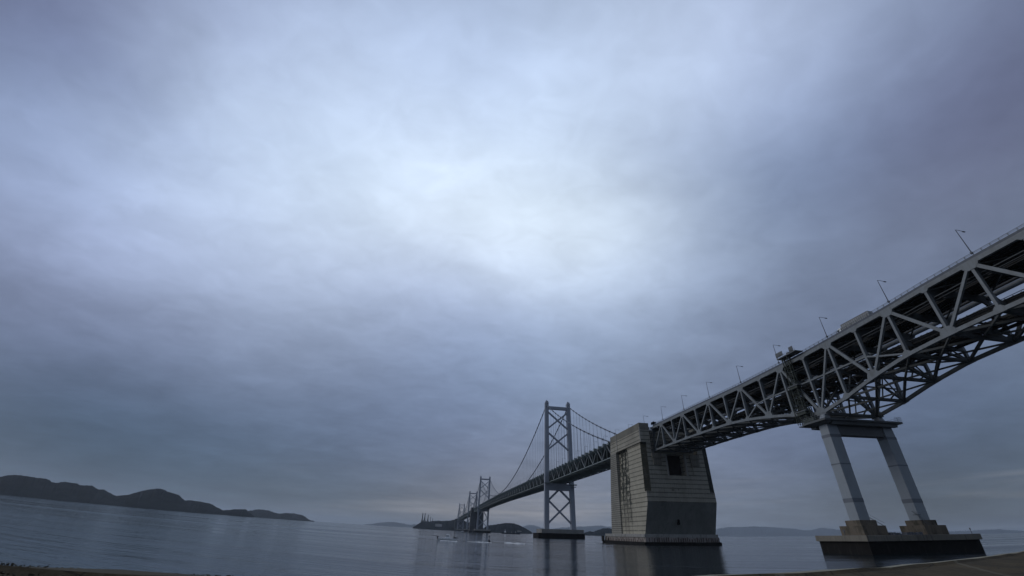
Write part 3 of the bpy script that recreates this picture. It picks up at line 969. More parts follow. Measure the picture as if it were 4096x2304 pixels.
part(g, 'lattice_mast', M['gan'], gan)
g = MB()
g.box(-18.2, -13.6, -483.2, -471.2, 80.55, 80.95)
for yy in (-473.5, -476.9, -481.5):
    g.beam((-17.8, yy, 80.5), (-15.7, yy, 78.9), .15, .15, (0, 1, 0))
part(g, 'top_platform', M['rail'], gan)
g = MB()
g.box(-17.9, -17.7, -475.3, -470.9, 81.6, 83.8)
for q in range(4): g.box(-17.95, -17.9, -475.2, -471.0, 81.75 + q * .5, 81.82 + q * .5)
part(g, 'board_panel', M['rail'], gan)
g = MB(); g.box(-17.9, -17.7, -482.0, -479.6, 81.2, 83.6)
for q in range(4): g.box(-17.95, -17.9, -481.9, -479.7, 81.4 + q * .5, 81.47 + q * .5)
part(g, 'board_panel', M['rail'], gan)
g = MB()
for yy in (-483.1, -480.8, -478.4, -476.2, -473.6, -471.4):
    g.beam((-18.1, yy, 80.95), (-18.1, yy, 82.0), .07, .07, (0, 1, 0))
for zz in (81.4, 82.0): g.beam((-18.1, -483.1, zz), (-18.1, -471.4, zz), .06, .06)
g.box(-17.6, -16.6, -478.6, -477.2, 81, 81.9)
split_parts(g, 'platform_railing', M['rail'], gan)
g = MB()
for zz, x1 in ((66.0, -15.8), (54.2, -15.8), (48.0, 10.0)):
    g.box(-18.6, x1, -478.6, -472.2, zz - .35, zz)
    for yy in (-478.5, -472.3):
        g.beam((-18.5, yy, zz + 1.1), (x1, yy, zz + 1.1), .06, .06)
        for q in range(4):
            xx = -18.5 + (min(x1, -15.8) + 18.5) * q / 3
            g.beam((xx, yy, zz), (xx, yy, zz + 1.1), .06, .06, (0, 1, 0))
split_parts(g, 'cross_platform', M['rail'], gan)
g = MB(); a = Vector((-17, -475, 48))
for q in range(60):
    b = Vector((random.uniform(-18.3, -16), random.uniform(-478.4, -472.6), 48 + q * .31 + random.uniform(-.6, 1.2)))
    g.beam(a, b, .16, .16, (1, 0, .1)); a = b
part(g, 'tangled_bracing', M['gan'], gan)
g = MB()
for zz in (64.6, 52.6):
    g.box(-18.3, -15.9, -477.9, -473.0, zz, zz + 1.7)
g.box(-17.9, -15.9, -480.6, -474.4, 48.0, 50.4)
split_parts(g, 'machine_box', M['gan'], gan)
g = MB()
for (yy, z0, z1) in ((-470.9, 49, 66), (-479.4, 47.6, 56)):
    for xx in (-17.4, -16.0):
        g.beam((xx, yy, z0), (xx, yy, z1), .22, .22, (0, 1, 0))
    z = z0; k = 0
    while z < z1 - 1.5:
        g.beam((-17.4 if k % 2 else -16.0, yy, z), (-16.0 if k % 2 else -17.4, yy, z + 1.7), .14, .14, (0, 1, 0)); z += 1.7; k += 1
split_parts(g, 'side_frame', M['gan'], gan)

# ------------------------------------------------------------------ near anchorage
anc = thing('bridge_anchorage', 'huge brown-grey concrete anchorage block with dark horizontal pour joints and black algae corners', 'anchorage', (0, -300, SEA))
def xs(z): return 28.1 - (28.1 - 27.0) * (z - 5) / 77
def yb(z): return interp([(-2, -262.5), (10, -262.8), (45, -267.2), (82, -273.4)], z)
def yf(z): return -332.2 if z >= 26.6 else -332.2 + (26.6 - z) / 20.6 * 8.9
body = MB()
# mats: 0 grooved, 1 side, 2 coping, 3 darker low face, 4 algae, 5 dark, 6 pale
CH = 3.3
def ringX(z, chamf):
    """plan outline at height z: left bay recessed, corners chamfered in the upper part"""
    X = xs(z); f = yf(z); r = X - 1.0
    dp = 1.9 * max(0, min(1, (z - 26.6) / 34)) if z > 26.62 else 0.0
    if chamf: L = [(-r + 3.4, f)]; Rr = [(X - 3.4, f), (X + 2.4, f + 3.4)]; L2 = (-r, f + 3.4)
    else: L = [(-r - .28, f)]; Rr = [(X + .25, f), (X + .27, f + .02)]; L2 = (-r - .30, f + .02)
    Rx = Rr[1][0]
    return [L[0], Rr[0], Rr[1], (Rx, -284.2), (Rx + .02, -283.2), (Rx, yb(z)), (-X, yb(z)), (-X, -283.2), (-r + dp, -283.3), (-r + dp, -303.6), (-r - .001, -303.6 - .1), L2]
NM = 12
def rings(mb, zs, chamf, mats):
    base = []
    for z in zs:
        R = ringX(z, chamf); base.append(len(mb.v)); mb.v += [(p[0], p[1], z) for p in R]
    for a, b in zip(base[:-1], base[1:]):
        for i in range(NM):
            j = (i + 1) % NM
            mb.f.append((a + i, a + j, b + j, b + i)); mb.m.append(mats[i])
    mb.f.append(tuple(base[0] + i for i in reversed(range(NM)))); mb.m.append(mats[0])
    mb.f.append(tuple(base[-1] + i for i in range(NM))); mb.m.append(0)
# side order: 0 front, 1 right chamfer, 2-4 right side, 5 back, 6 left pilaster, 7 step, 8 deep left bay, 9 step, 10 left wall, 11 left chamfer
rings(body, [5.0, 14, 26.6], False, [3, 0, 0, 0, 0, 0, 7, 7, 1, 0, 1, 0])
rings(body, [26.63, 33.6], False, [0, 0, 0, 0, 0, 0, 7, 7, 1, 1, 1, 0])
rings(body, [33.62, 44.9], True, [0, 4, 0, 0, 0, 0, 7, 7, 1, 1, 1, 4])
def half(z0, z1, xin, side):
    s = side
    def cut(z):
        P = ringX(z, True)
        if s > 0: return [(xin, P[0][1])] + P[1:6] + [(xin, P[5][1])]
        return [(-xin, P[0][1]), (-xin, P[5][1])] + P[6:] + [P[0]]
    A, B_ = cut(z0), cut(z1)
    n = len(body.v); k = len(A)
    body.v += [(p[0], p[1], z0) for p in A] + [(p[0], p[1], z1) for p in B_]
    ms = [0, 4, 0, 0, 0, 0, 0] if s > 0 else [0, 0, 7, 7, 1, 1, 1, 4, 0]
    for i in range(k):
        j = (i + 1) % k
        body.f.append((n + i, n + j, n + k + j, n + k + i)); body.m.append(ms[i])
    body.f.append(tuple(n + i for i in range(k))); body.m.append(0)
    body.f.append(tuple(n + k + i for i in range(k))); body.m.append(0)
for s in (-1, 1):
    half(44.93, 60.0, 7.3, s)
    half(60.03, 68.0, 19.3, s)
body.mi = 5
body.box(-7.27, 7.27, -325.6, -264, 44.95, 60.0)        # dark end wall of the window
body.mi = 0
body.box(-19.27, 19.27, -326.5, -270, 60.03, 78.6)     # recessed pocket wall behind the truss end
# upper tier 68..77.6 with grooves, coping 77.6..82
for s in (-1, 1):
    for (z0, z1, o, mi) in ((68.03, 77.4, 0, 0), (77.43, 82.4, .12, 2)):
        X0, X1 = xs(z0) + o, xs(z1) + o
        f = yf(z0) - .25 - o
        body.mi = mi
        a = (19.3 - o, X0); b = (19.3 - o, X1)
        def q(t): return (t[0], t[1]) if s > 0 else (-t[1], -t[0])
        ax, bx = q(a), q(b)
        body.taper((ax[0], ax[1], f, yb(z0) + o), (bx[0], bx[1], f, yb(z1) + o), z0, z1)
body.mi = 2
body.box(-19.1, 19.1, -275.5, -273.2, 60.1, 82.2)
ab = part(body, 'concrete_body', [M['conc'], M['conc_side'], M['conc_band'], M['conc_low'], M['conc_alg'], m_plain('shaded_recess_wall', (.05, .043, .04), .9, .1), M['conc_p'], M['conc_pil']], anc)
pj = MB()
for s in (-1, 1):
    x0, x1 = sorted((s * 19.6, s * 11.9))
    pj.box(x0, x1, -333.3, -326.4, 56.6, 60.1)
    x0, x1 = sorted((s * 18.9, s * 12.3))
    pj.box(x0, x1, -332.9, -332.1, 52.0, 56.6)
split_parts(pj, 'bearing_ledge', M['conc_slab'], anc, bevel=.1)
jm = MB()
for s in (-1, 1):
    x0, x1 = sorted((s * 7.25, s * 8.4)); jm.box(x0, x1, -332.7, -331.0, 44.5, 60.02)
split_parts(jm, 'window_jamb', M['conc_p'], anc)
vj = MB()
vj.box(-27.5, -27.08, -287.6, -286.9, 68.0, 82.0); vj.box(-27.3, -26.9, -332.7, -331.6, 68.2, 79.0)
split_parts(vj, 'corner_joint_strip', M['conc_p'], anc)
dr = MB(); dr.box(-3.1, -1.5, -327.6, -326.2, 12.2, 15.6)
part(dr, 'access_door', M['dark'], anc)
ex = MB(); ex.box(-7, -5, -332.35, -332.0, 34.2, 36.6); ex.box(-2.0, -1.0, -332.3, -332.1, 34.6, 35.8); ex.tube([(12.2, -333.2, 57), (12.6, -333.0, 49), (13.0, -332.6, 45)], .22, 6)
split_parts(ex, 'stain_patch', M['conc_slab'], anc)
sl = MB(); sl.box(-29.3, 28.6, -326.0, -250.5, 4.0, 6.1)
part(sl, 'base_coping', M['conc_p'], anc, bevel=.1)
s2 = MB(); s2.box(-28.8, 28.9, -326.3, -249, 1.1, 4.0)
part(s2, 'stained_skirt', m_concrete('rust_streaked_skirt', (.30, .27, .25), stain=1.0, streak=(.9, .9, .03), algae=.45), anc)
rb = MB()
random.seed(3)
for k in range(30):
    x_ = -26 + k * 1.83 + random.uniform(-.4, .4)
    rb.box(x_ - random.uniform(.1, .3), x_ + random.uniform(.1, .35), -326.55, -326.3, 1.2, random.uniform(2.9, 4.2))
for k in range(22):
    y_ = -322 + k * 3.2 + random.uniform(-.5, .5)
    rb.box(-29.1, -28.8, y_ - .2, y_ + .25, 1.1, random.uniform(2.2, 4.0))
split_parts(rb, 'skirt_rib', M['rust'], anc)
s3 = MB(); s3.box(-30.2, 29.6, -327.2, -245.5, SEA - 3, 1.1)
part(s3, 'fender_skirt', M['fender'], anc)
s4 = MB()
for yy in (-246, -248.5, -251.5, -255, -259):
    s4.tube([(-30.0, yy, 1), (-30.0, yy, 3.4 + random.random())], .25, 6)
s4.box(-31.0, -30.2, -250, -245.5, .2, 4.6)
split_parts(s4, 'mooring_post', M['fender'], anc)
rl = MB()
for s, xx in ((-1, -18.6), (-1, -17.4)):
    for k in range(5):
        rl.tube([(xx, -332.6 + .2 * k, 79.4), (xx + .4, -332.4, 58)], .16, 6)
split_parts(rl, 'drain_pipe', M['deckc'], anc)
bush = MB()
random.seed(11)
for k in range(160):
    c = Vector((-15.6 + random.gauss(0, .4), -334.2 + random.gauss(0, 1.2), 81.6 + abs(random.gauss(0, .7))))
    a = Vector((random.uniform(-1, 1), random.uniform(-1, 1), random.uniform(-1, 1))).normalized() * .35
    b_ = a.cross(Vector((random.uniform(-1, 1), random.uniform(-1, 1), 1))).normalized() * .3
    bush.face([c - a - b_, c + a - b_, c + a + b_, c - a + b_])
bo = bush.build('shrub', M['hill'], fix=False)
tag(bo, 'small dark shrub growing where the truss meets the anchorage roof', 'shrub')

# ------------------------------------------------------------------ suspension bridges
ZD = [(-275, 83.4), (0, 85.7), (225, 88.2), (520, 91.3), (800, 92.2), (1085, 91.6), (1374, 90.0), (1648, 87.6), (2143, 84.5), (2638, 80.6), (2912, 77.8), (3600, 70)]
def zd(y):
    # smooth (averaged) profile
    return sum(interp(ZD, y + d) for d in (-60, -30, 0, 30, 60)) / 5
PAN = 13.42
DEP = 13.0

def suspended(root, y0, y1, near_limit, seedy):
    npan = round((y1 - y0) / PAN); h = (y1 - y0) / npan
    ys = [y0 + k * h for k in range(npan + 1)]
    for s in (-1, 1):
        x = s * 15.0
        t_, b_ = MB(), MB()
        for a, b in zip(ys[:-1], ys[1:]):
            t_.beam((x, a, zd(a)), (x, b, zd(b)), .7, .8); b_.beam((x, a, zd(a) - DEP), (x, b, zd(b) - DEP), .7, .8)
        part(t_, 'top_chord', M['sus'], root); part(b_, 'bottom_chord', M['sus'], root)
    return ys

def tower(name, label, yc, ztop, zbeam):
    t = thing(name, label, 'bridge tower', (0, yc, SEA), 'steel towers of the suspension bridges')
    sc = (ztop - 10.6) / 183.4
    Z = lambda z: 10.6 + (z - 10.6) * sc
    def cx(z): return 19.6 - (19.6 - 17.9) * (z - 10.6) / (ztop - 10.6)
    for s in (-1, 1):
        mb = MB()
        a, b = cx(10.6), cx(Z(190))
        mb.taper((s * a - 3.2, s * a + 3.2, yc - 3.6, yc + 3.6), (s * b - 2.9, s * b + 2.9, yc - 2.6, yc + 2.6), 10.6, Z(190))
        tl = part(mb, 'leg', M['tower'], t)
        c = MB()
        c.taper((s * b - 3.0, s * b + 3.0, yc - 3.2, yc + 3.2), (s * b - 1.6, s * b + 1.9, yc - 2.2, yc + 2.2), Z(190), ztop)
        c.box(s * b - .8, s * b + .3, yc - .5, yc + .5, ztop, ztop + 1.4)
        part(c, 'saddle_housing', M['tower'], tl)
    st = MB()
    st.box(-cx(Z(183)) + 2.9, cx(Z(183)) - 2.9, yc - 2.2, yc + 2.2, Z(180.8), Z(185.4))
    part(st, 'top_strut', M['tower'], t)
    for (zt, zb_) in ((Z(176), Z(151)), (Z(144), Z(119)), (Z(47.8), Z(18))):
        xb = MB()
        for s in (-1, 1):
            xb.beam((s * (cx(zt) - 2.6), yc + (.04 * s), zt), (-s * (cx(zb_) - 2.6), yc + (.04 * s), zb_), 2.0 + .1 * s, 2.4, (0, 0, 1))
        part(xb, 'cross_brace', M['tower'], t)
    vb = MB()
    for s in (-1, 1):
        vb.beam((s * (cx(47) - 2.6), yc, Z(47.8)), (s * 1.2, yc, zbeam + .6), 2.3 + .08 * s, 2.7)
    part(vb, 'v_brace', M['tower'], t)
    dbm = MB()
    dbm.box(-cx(65) + 2.9, cx(65) - 2.9, yc - 3.0, yc + 3.0, zbeam, zbeam + 9.2)
    part(dbm, 'deck_beam', M['tower'], t)
    pl = MB()
    pl.box(-23.4, -16.2, yc - 7, yc - 4.3, zbeam + 8.5, zbeam + 10.2)
    pl.box(15.5, 25.5, yc - 7, yc - 4.3, zbeam + 7.5, zbeam + 8.6); pl.box(18, 24.3, yc - 6.8, yc - 4.3, zbeam + 4.8, zbeam + 5.6)
    for k in range(6): pl.box(16 + k * 1.8, 16.3 + k * 1.8, yc - 7, yc - 6.8, zbeam + 8.6, zbeam + 9.8)
    split_parts(pl, 'maintenance_platform', M['sus'], t)
    f1 = MB(); f1.box(-30.4, 30.0, yc - 16, yc + 16, 5.45, 10.6)
    part(f1, 'footing', M['conc_t'], t, bevel=.2)
    f2 = MB(); f2.box(-35.3, 30.9, yc - 16.8, yc + 16.8, SEA - 3, 5.45)
    part(f2, 'fender_skirt', M['fender'], t)
    return t

tower('bridge_tower', 'nearest and tallest steel suspension tower, standing left of the concrete anchorage', 0, 194, 61.2)
tower('bridge_tower', 'second steel suspension tower from the right, in front of the distant concrete block', 1086, 197, 71.5)
tower('bridge_tower', 'third steel suspension tower, rising behind the distant concrete anchorage', 1648, 184.5, 69)
tower('bridge_tower', 'farthest and smallest suspension tower, beside the wooded island', 2638, 177, 62)

def cable_pts(a, b, sag_z, n=60):
    """parabola between two saddles through a low point height"""
    (ya, za), (yb_, zb_) = a, b
    # solve low point position
    ra = math.sqrt(max(za - sag_z, .01)); rb2 = math.sqrt(max(zb_ - sag_z, .01))
    ym = ya + (yb_ - ya) * ra / (ra + rb2)
    k = (za - sag_z) / (ym - ya) ** 2
    return [(ya + (yb_ - ya) * i / n, sag_z + k * (ya + (yb_ - ya) * i / n - ym) ** 2) for i in range(n + 1)]
def side_pts(a, b, bow, n=24):
    out = []
    for i in range(n + 1):
        t = i / n; out.append((a[0] + (b[0] - a[0]) * t, a[1] + (b[1] - a[1]) * t - bow * 4 * t * (1 - t)))
    return out

def suspension(label, ya, yt1, yt2, yb_, ztop1, ztop2, zsag, zen1, zen2, detail):
    root = thing('suspension_bridge', label, 'bridge', (0, (yt1 + yt2) / 2, 80), None)
    spans = [(ya, yt1), (yt1, yt2), (yt2, yb_)]
    cab = side_pts((ya, zen1), (yt1, ztop1), 7.5)[:-1] + cable_pts((yt1, ztop1), (yt2, ztop2), zsag) + side_pts((yt2, ztop2), (yb_, zen2), 7.5)[1:]
    cz = lambda y: interp(cab, y)
    for s in (-1, 1):
        c = MB().tube([(s * 18.2, p[0], p[1]) for p in cab], .62 if detail else .8, 8)
        if detail:
            pass
        part(c, 'main_cable', M['cable'], root)
    topc = [MB(), MB()]; botc = [MB(), MB()]
    hang_n = 0; extra = MB(); dn = 0; dextra = MB(); cl = MB(); clips = []
    fb = MB(); lat = MB(); deck = MB(); road = MB()
    nodes = []
    for (a, b) in spans:
        n = round((b - a) / PAN); h = (b - a) / n
        ys = [a + k * h for k in range(n + 1)]
        nodes.append(ys)
        for si, s in enumerate((-1, 1)):
            for p, q in zip(ys[:-1], ys[1:]):
                topc[si].beam((s * 15, p, zd(p)), (s * 15, q, zd(q)), .7, .9)
                botc[si].beam((s * 15, p, zd(p) - DEP), (s * 15, q, zd(q) - DEP), .7, .9)
        for p, q in zip(ys[:-1], ys[1:]):
            deck.hexa([(-13.2, p, zd(p) - .3), (13.2, p, zd(p) - .3), (13.2, q, zd(q) - .3), (-13.2, q, zd(q) - .3),
                       (-13.2, p, zd(p) + .5), (13.2, p, zd(p) + .5), (13.2, q, zd(q) + .5), (-13.2, q, zd(q) + .5)])
            deck.hexa([(-10, p, zd(p) - DEP + 1.4), (10, p, zd(p) - DEP + 1.4), (10, q, zd(q) - DEP + 1.4), (-10, q, zd(q) - DEP + 1.4),
                       (-10, p, zd(p) - DEP + 2.6), (10, p, zd(p) - DEP + 2.6), (10, q, zd(q) - DEP + 2.6), (-10, q, zd(q) - DEP + 2.6)])
            for s in (-1, 1):
                lat.beam((s * 14.6, p, zd(p) - DEP), (-s * 14.6, q, zd(q) - DEP), .5 + .04 * s, .5)
    part(topc[0], 'top_chord', M['sus'], root); part(topc[1], 'top_chord', M['sus'], root)
    part(botc[0], 'bottom_chord', M['sus'], root); part(botc[1], 'bottom_chord', M['sus'], root)
    part(deck, 'road_deck', M['deckc'], root)
    o = part(lat, 'bottom_lateral_brace', M['sus'], root)
    ends, fbs, hcount, dcount = MB(), MB(), 0, 0
    fstuff = MB()
    allw = []
    for ys in nodes:
        for k, y in enumerate(ys):
            zt = zd(y); zb_ = zt - DEP
            # cantilever bracket ends that reach out to the hanger line
            for s in (-1, 1):
                x0, x1 = sorted((s * 15.3, s * 18.7))
                ends.hexa([(x0 if s > 0 else x0, y - .9, zt - 1.6 + (1.6 if s < 0 else 0) * 0), (x1, y - .9, zt - 1.6), (x1, y + .9, zt - 1.6), (x0, y + .9, zt - 1.6),
                           (x0, y - .9, zt + 1.2), (x1, y - .9, zt + 1.2), (x1, y + .9, zt + 1.2), (x0, y + .9, zt + 1.2)])
                ends.prism([(s * 15.3, zt - 1.6), (s * 18.6, zt - 1.6), (s * 15.3, zt - 5.6)], 'y', y - .35, y + .35)
            fbs.box(-14.7, 14.7, y - .4, y + .4, zt - 2.6, zt - .32)
            fbs.box(-14.7, 14.7, y - .4, y + .4, zb_ - .5, zb_ + 1.38)
            for s in (-1, 1):
                for (yy, kk) in ((y, 0),):
                    allw.append((y, s, 'v', (Vector((s * 15, y, zb_)), Vector((s * 15, y, zt))), .5))
                if k < len(ys) - 1:
                    y2 = ys[k + 1]; z2 = zd(y2)
                    if k % 2 == 0: seg = (Vector((s * 15, y, zb_)), Vector((s * 15, y2, z2)))
                    else: seg = (Vector((s * 15, y, zt)), Vector((s * 15, y2, z2 - DEP)))
                    allw.append((y, s, 'd', seg, .85))
    if detail:
        near_, far_ = MB(), MB(); cnt = 0
        order = []
        for k in range(0, len(ends.v), 14): order.append(k)
        # each bracket: 8 verts box + 6 verts web
        fpv = {}
        for fi, f in enumerate(ends.f): fpv.setdefault(f[0] // 14, []).append(fi)
        keys = sorted(fpv, key=lambda q: ends.v[q * 14][1] + (0 if ends.v[q * 14][0] < 0 else 400))
        for n_, q in enumerate(keys):
            tgt = MB() if n_ < 100 else far_
            off = len(tgt.v) - q * 14
            tgt.v += ends.v[q * 14:q * 14 + 14]
            for fi in fpv[q]: tgt.f.append(tuple(i + off for i in ends.f[fi])); tgt.m.append(0)
            if n_ < 100: part(tgt, 'cable_bracket', M['sus'], root)
        part(far_, 'cable_bracket', M['sus'], root)['kind'] = 'stuff'
    else:
        part(ends, 'cable_bracket', M['sus'], root)['kind'] = 'stuff'
    part(fbs, 'floor_beam', M['sus'], root)['kind'] = 'stuff'
    vs = sorted([w for w in allw if w[2] == 'v'], key=lambda w: (w[0] + (0 if w[1] < 0 else 400)))
    ds = sorted([w for w in allw if w[2] == 'd'], key=lambda w: (w[0] + (0 if w[1] < 0 else 400)))
    for arr, nm in ((vs, 'vertical_post'), (ds, 'diagonal')):
        lim = 100 if detail else 0
        rest = MB()
        for q, w in enumerate(arr):
            a, b = w[3]
            if q < lim: part(MB().beam(a, b, w[4], w[4] * 1.1, (0, 1, 0)), nm, M['truss'] if nm == 'diagonal' else M['sus'], root)
            else: rest.beam(a, b, w[4], w[4] * 1.1, (0, 1, 0))
        r = part(rest, nm, M['truss'] if nm == 'diagonal' else M['sus'], root); r['kind'] = 'stuff'
    hang = []
    for ys in nodes:
        for y in ys:
            if any(abs(y - t) < 6 for t in (ya, yt1, yt2, yb_)): continue
            zc, zt = cz(y), zd(y) + 1.0
            if zc - zt < .8: continue
            for s in (-1, 1): hang.append((y + (0 if s < 0 else 300), s, y, zc, zt))
    hang.sort()
    rest = MB()
    bands = MB()
    for q, (_, s, y, zc, zt) in enumerate(hang):
        mb = MB() if (detail and q < 100) else rest
        for dy in (0,):
            mb.tube([(s * 18.2, y + dy, zt), (s * 18.2, y + dy, zc)], .15, 5, caps=False)
        bt = MB() if (detail and q < 100) else bands
        bt.tube([(s * 18.2, y - .9, cz(y - .9)), (s * 18.2, y + .9, cz(y + .9))], 1.0, 8)
        if bt is not bands: part(bt, 'cable_band', M['cable'], root, fix=False)
        if mb is not rest: part(mb, 'hanger', M['cable'], root, fix=False)
    r = part(rest, 'hanger', M['cable'], root, fix=False); r['kind'] = 'stuff'
    part(bands, 'cable_band', M['cable'], root, fix=False)['kind'] = 'stuff'
    rr = MB()
    for s in (-1, 1):
        y = ya
        while y < yb_ - 8:
            rr.beam((s * 14.2, y, zd(y) + 1.9), (s * 14.2, y + 8, zd(y + 8) + 1.9), .12, .12)
            rr.beam((s * 14.2, y, zd(y) + .9), (s * 14.2, y + 8, zd(y + 8) + .9), .12, .7)
            rr.box(s * 14.2 - .08, s * 14.2 + .08, y, y + .2, zd(y) + .5, zd(y) + 1.9)
            y += 8
    part(rr, 'railing', M['rail'], root)
    return root, cz

suspension('nearer suspension bridge with steep dark cables, deck running from big anchorage to distant one', -274, 0, 1086, 1360, 187.2, 189, 92.6, 76.5, 90, True)
suspension('farther suspension bridge beyond the distant concrete anchorage, ending at the wooded island', 1388, 1648, 2638, 2912, 178, 170, 88, 88, 80, False)

# far anchorage shared by both bridges
fa = thing('bridge_anchorage', 'smaller distant dark concrete anchorage between the two suspension bridges', 'anchorage', (0, 1374, SEA))
mb = MB()
mb.taper((-27.6, 30.5, 1352, 1400), (-26.5, 29.5, 1354, 1398), 4, 78); 
mb.box(-26, 8, 1353, 1396, 78, 95.5)
part(mb, 'concrete_body', M['conc_far'], fa)
mb = MB(); mb.box(-2.5, 2, 1351.2, 1353.5, 8, 76)
part(mb, 'recessed_bay', M['dark'], fa)
mb = MB(); mb.box(-31, 33.5, 1346, 1404, SEA - 3, 4)
part(mb, 'fender_skirt', M['fender'], fa)
# island end of the farther bridge
fa2 = thing('bridge_anchorage', 'small far anchorage at the island end of the farther suspension bridge', 'anchorage', (0, 2925, SEA))
mb = MB(); mb.taper((-32, 32, 2915, 2965), (-28, 28, 2918, 2962), SEA - 1, 82)
part(mb, 'concrete_body', M['conc_far'], fa2)

# ------------------------------------------------------------------ street lamps
LG = 'street lamps along both edges of the bridge deck'
def make_lamp():
    r = thing('street_lamp', '', 'street lamp', (0, 0, 0), LG)
    MB().tube([(0, 0, 0), (0, 0, 9.9)], .17, 8, .10).box(-.3, .3, -.3, .3, -.1, .5).build('pole', M['lamp'], r)
    ar = MB().tube([(0, 0, 9.8), (.9, 0, 9.95), (3.3, 0, 9.85)], .085, 6).build('arm', M['lamp'], r)
    MB().taper((3.1, 4.3, -.2, .2), (3.2, 4.2, -.12, .12), 9.65, 9.95).build('lamp_head', M['lamp'], ar)
    return r
lamp0 = make_lamp(); used = [False]
def place_lamp(x, y, z, rz, label, sc=1):
    if not used[0]:
        o = lamp0; used[0] = True
    else:
        o = lamp0.copy(); COL.objects.link(o)
        for c in lamp0.children:
            d = c.copy(); COL.objects.link(d); d.parent = o
            for h_ in c.children:
                e_ = h_.copy(); COL.objects.link(e_); e_.parent = d
    o.location = (x, y, z); o.rotation_euler = (0, 0, rz); o['label'] = label
    return o
def tz_y(y):
    for q in range(len(NY) - 1):
        if NY[q][1] >= y >= NY[q + 1][1]:
            t = (NY[q][1] - y) / (NY[q][1] - NY[q + 1][1]); return tz(NY[q][0] * (1 - t) + NY[q + 1][0] * t)
    return tz(0)
ordn = ['first', 'second', 'third', 'fourth', 'fifth', 'sixth', 'seventh', 'eighth', 'ninth', 'tenth']
LY = [-347.2, -377.3, -407.6, -438.0, -468.0, -498.2, -528.0, -558.0]
where = ['thin dark lamp on the near truss edge, closest to the anchorage', 'thin dark lamp on the near truss edge, second from the anchorage', 'thin dark lamp on the near truss edge, third from the anchorage',
         'dark lamp on the near truss edge, next before the boarded gantry platform', 'dark lamp touching the left end of the boarded gantry platform', 'dark lamp just left of the white box truck',
         'dark lamp on the truss edge right of the box truck, beside the small car', 'largest and rightmost lamp, leaning left above the truss at the frame edge']
for y, lab in zip(LY, where):
    place_lamp(-14.35, y, tz_y(y) + 2.75, 0, lab)
for k, y in enumerate((-317, -286.6)):
    place_lamp(-14.35, y, 82.4, 0, ('lamp sticking up behind the roofline corner of the concrete anchorage', 'lamp peeking over the left half of the anchorage roofline')[k])
ORD_ = ['first', 'second', 'third', 'fourth', 'fifth', 'sixth', 'seventh', 'eighth']
fy = [y + 13 for y in LY[1:]]
for k, y in enumerate(fy):
    place_lamp(14.35, y, tz_y(y) + 2.6, math.pi, 'lamp tip peeping over the viaduct deck beside the %s near lamp counted from the anchorage' % ORD_[k + 1])
ORD = ['first', 'second', 'third', 'fourth', 'fifth', 'sixth', 'seventh', 'eighth', 'ninth', 'tenth', 'eleventh', 'twelfth', 'thirteenth', 'fourteenth', 'fifteenth', 'sixteenth', 'seventeenth', 'eighteenth', 'nineteenth', 'twentieth', 'twenty-first', 'twenty-second', 'twenty-third']
for side, x_, dy in (('near', -14.2, 0), ('far', 14.2, 15)):
    ys_ = [-256.5 + dy + 31 * k for k in range(31)]
    right = sorted([y for y in ys_ if y < -9], reverse=True); left = [y for y in ys_ if y > 9 and y < 700]
    for k, y in enumerate(right):
        place_lamp(x_, y, zd(y) + .6, 0, '%s thin lamp rightwards from the nearest tower along the %s edge of the suspended deck' % (ORD[k], side))
    for k, y in enumerate(left):
        place_lamp(x_, y, zd(y) + .6, 0, '%s small lamp leftwards from the nearest tower along the %s edge of the deck' % (ORD[k], side))

# ------------------------------------------------------------------ vehicles on the viaduct
def road_z(y): return tz_y(y) + 1.25
trk = thing('box_truck', 'long pale grey box truck driving along the viaduct edge above the pier', 'truck', (-10, -510, road_z(-510)))
y0, y1 = -503.8, -517.2; z = road_z(-510)
part(MB().box(-11.5, -9.0, y1, y0, z + 1.2, z + 4.5), 'cargo_box', M['truck'], trk, bevel=.08)
part(MB().prism([(-503.4, z + .7), (-501.2, z + .7), (-501.2, z + 2.0), (-501.6, z + 3.3), (-503.4, z + 3.5)], 'x', -11.4, -9.1), 'cab', M['white'], trk)
part(MB().box(-11.0, -9.5, y1, -501.8, z + .6, z + 1.1), 'chassis', M['tyre'], trk)
part(MB().box(-11.42, -9.08, -502.3, -501.35, z + 2.1, z + 3.0), 'cab_window', M['glass'], trk)
rb_ = MB()
for k in range(14): rb_.box(-11.56, -11.5, -504.4 - k * .93, -504.3 - k * .93, z + 1.25, z + 4.4)
rb_.box(-11.57, -11.5, y1 + .05, y0 - .05, z + 1.25, z + 1.6); rb_.box(-11.57, -11.5, y1 + .05, y0 - .05, z + 4.3, z + 4.45)
part(rb_, 'side_rib', M['conc_band'], trk)
for yy in (-502.6, -506, -514, -515.6):
    for xx in (-11.3, -9.5):
        part(MB().tube([(xx, yy, z + .5), (xx + .3, yy, z + .5)], .5, 12), 'wheel', M['tyre'], trk)
def car(y, label, col, van=False):
    z = road_z(y)
    c = thing('parked_car' if False else ('van' if van else 'car'), label, 'van' if van else 'car', (-10, y, z))
    h = 2.2 if van else 1.5
    x0, x1 = -11.2, -9.5
    part(MB().prism([(y - 2.2, z + .35), (y + 2.2, z + .35), (y + 2.2, z + .85), (y + 1.3, z + .95), (y + .8, z + h), (y - 1.5, z + h), (y - 2.15, z + .95)], 'x', x0, x1), 'body', col, c)
    part(MB().prism([(y + 1.1, z + 1.0), (y + .7, z + h - .1), (y - 1.35, z + h - .1), (y - 1.8, z + 1.0)], 'x', x0 - .02, x1 + .02), 'window', M['glass'], c)
    for yy in (y - 1.35, y + 1.35):
        for xx in (x0 + .02, x1 - .22):
            part(MB().tube([(xx, yy, z + .32), (xx + .2, yy, z + .32)], .32, 12), 'wheel', M['tyre'], c)
